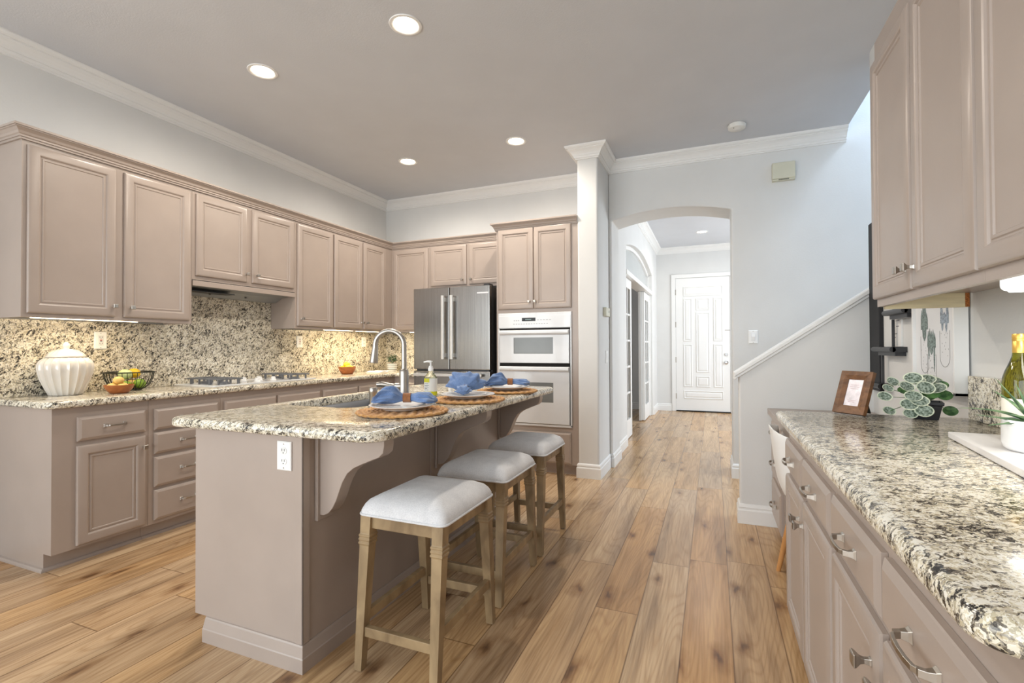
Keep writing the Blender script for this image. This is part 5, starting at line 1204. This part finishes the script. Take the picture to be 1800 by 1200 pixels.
mb = MB(); mb.fbox(PF, B_+0.0003, W_-B_-0.0003, B_+0.0003, H_-B_-0.0003, 0.0002, 0.0015); ph = mb.build('photo', noisy('pale_pink_print', (226, 218, 222), 0.25, amt=0.08, scale=40), c)
mb = MB()
for zz, a, b_ in ((0.122, 0.018, 0.042), (0.114, 0.014, 0.046), (0.106, 0.018, 0.042), (0.056, 0.016, 0.044), (0.050, 0.020, 0.040)): mb.fbox(PF, B_+a-0.004, B_+b_+0.004, zz, zz+0.0016, 0.0016, 0.0018)
mb.build('print_lines', noisy('faint_print', (188, 160, 166), 0.5), ph)
mb = MB(); a = PF(W_/2, H_*0.75, -0.010); mb.bar(a, (a[0]+nb.x*0.05, a[1]+nb.y*0.05, CT+0.002), 0.03, 0.004); mb.build('easel_back', BLACK, c)

# cactus print in a deep white frame on the right wall
c = empty('framed_print', (0.895, 2.63, 1.0), 'white framed print of three potted cacti on the right wall', 'picture')
PP = lambda u, z, n: (0.872-n, u, z)
mb = MB(); fw_ = 0.012
for a0, a1, z0, z1 in ((2.415, 2.85, 1.0, 1.0+fw_), (2.415, 2.85, 1.52-fw_, 1.52), (2.415, 2.415+fw_, 1.0, 1.52), (2.85-fw_, 2.85, 1.0, 1.52)): mb.box(0.872, 0.918, a0, a1, z0, z1)
mb.build('frame', TRIM, c, bevel=0.001)
mb = MB(); mb.box(0.884, 0.915, 2.415+fw_, 2.85-fw_, 1.0+fw_, 1.52-fw_); pr_ = mb.build('print', noisy('print_paper', (232, 233, 234), 0.25, amt=0.01), c)
PPP = lambda u, z, n: (0.8838-n, u, z)
GREYINK = noisy('grey_green_ink', (112, 126, 122), 0.6, amt=0.3, scale=120); BLUEINK = noisy('grey_blue_ink', (142, 154, 166), 0.6, amt=0.25, scale=120); OUTL = noisy('pencil_ink', (150, 152, 152), 0.6)
def cactus(u, z, w_, h, mt, nm, spikes):
    mb = MB()
    for i, (du, hh, ww) in enumerate(spikes):
        du, hh, ww = du*0.95, hh*1.05, ww*0.95; pts = [(u+du-ww, z), (u+du+ww, z), (u+du+ww*0.9, z+hh*0.6), (u+du, z+hh), (u+du-ww*0.9, z+hh*0.6)]
        mb.prism(pts, lambda a, b, q: PPP(a, b, q), 0.0002, 0.0006+i*0.00015)
    mb.build(nm, mt, pr_)
def potline(u, z0, z1, r, nm, fleck):
    mb = MB(); P = [(u-r, z1)]+[(u-r*math.cos(PI*i/14), z0+r*0.9*(1-math.sin(PI*i/14))) for i in range(15)]+[(u+r, z1)]
    wd = 0.0016
    for a, b in zip(P, P[1:]):
        d_ = Vector((b[0]-a[0], b[1]-a[1])).normalized(); n_ = Vector((-d_.y, d_.x))*wd
        mb.prism([(a[0]-n_.x, a[1]-n_.y), (b[0]-n_.x, b[1]-n_.y), (b[0]+n_.x, b[1]+n_.y), (a[0]+n_.x, a[1]+n_.y)], lambda q, s_, t_: PPP(q, s_, t_), 0.0001, 0.0004)
    rn = random.Random(int(u*1000))
    for i in range(fleck):
        a, b = u+rn.uniform(-r*0.8, r*0.8), rn.uniform(z0+r*0.5, z1); mb.prism([(a-0.002, b), (a, b-0.003), (a+0.002, b), (a, b+0.003)], lambda q, s_, t_: PPP(q, s_, t_), 0.0001, 0.0004)
    mb.build(nm, OUTL, pr_)
cactus(2.735, 1.27, 0.06, 0.09, GREYINK, 'cactus_drawing', [(-0.03, 0.07, 0.010), (-0.015, 0.10, 0.010), (0, 0.115, 0.011), (0.015, 0.10, 0.010), (0.03, 0.085, 0.010), (0, -0.05, 0.022)])
cactus(2.66, 1.19, 0.06, 0.09, GREYINK, 'cactus_drawing', [(-0.035, 0.06, 0.010), (-0.018, 0.075, 0.011), (0, 0.07, 0.012), (0.018, 0.08, 0.011), (0.035, 0.07, 0.010), (-0.03, -0.10, 0.006), (0.03, -0.05, 0.006), (0, -0.03, 0.015)])
cactus(2.53, 1.29, 0.05, 0.08, BLUEINK, 'cactus_drawing', [(-0.03, 0.07, 0.012), (0, 0.045, 0.022), (0.028, 0.08, 0.013), (-0.018, -0.035, 0.009), (0.02, -0.03, 0.009), (-0.028, 0.105, 0.009)])
potline(2.735, 1.075, 1.24, 0.042, 'pot_drawing', 12); potline(2.66, 1.025, 1.16, 0.045, 'pot_drawing', 24); potline(2.53, 1.11, 1.26, 0.046, 'pot_drawing', 12)

# dark stepped rack and black panel on the wall above the desk
c = empty('wall_rack', (0.88, 3.2, 0.95), 'dark stepped metal rack with two ledges on the wall above the desk', 'rack')
def ledge(y0, y1, z):
    mb = MB(); mb.tube([(0.862, y0, z), (0.862, y1, z)], 0.014, 14); mb.box(0.862, 0.9245, y0, y1, z-0.014, z+0.014); mb.box(0.878, 0.9245, y0+0.02, y1-0.02, z-0.034, z-0.0142); mb.build('ledge', DARKMETAL, c, smooth=True, angle=40)
ledge(2.905, 3.20, 1.372); ledge(3.08, 3.40, 1.178)
for y, z0, z1 in ((3.20, 1.1925, 1.338), (3.38, 0.985, 1.1435)):
    mb = MB(); mb.box(0.893, 0.905, y-0.006, y+0.006, z0, z1); mb.build('upright', DARKMETAL, c)
mb = MB(); mb.tube([(0.868, 3.30, 0.97), (0.868, 3.41, 0.97)], 0.015, 14); mb.box(0.868, 0.9245, 3.30, 3.41, 0.955, 0.985); mb.build('foot', BLACK, c, smooth=True, angle=40)
mb = MB(); mb.box(0.916, 0.9244, 3.14, 3.30, 1.193, 1.45); cd = mb.build('card', PAPER, c)
mb = MB()
for a0, a1, zz in ((3.18, 3.23, 1.40), (3.16, 3.22, 1.33), (3.17, 3.21, 1.30), (3.20, 3.26, 1.26), (3.22, 3.26, 1.24)): mb.box(0.9152, 0.9162, a0, a1, zz, zz+0.004)
mb.build('card_print', noisy('grey_card_print', (130, 130, 132), 0.6), cd)
c = empty('black_panel', (0.915, 3.53, 0.95), 'tall narrow black panel on the wall behind the stepped rack', 'panel')
mb = MB(); mb.box(0.902, 0.9245, 3.452, 3.640, 0.93, 1.95); mb.build('panel_board', noisy('matte_black_board', (20, 20, 24), 0.6, amt=0.1), c, bevel=0.003)
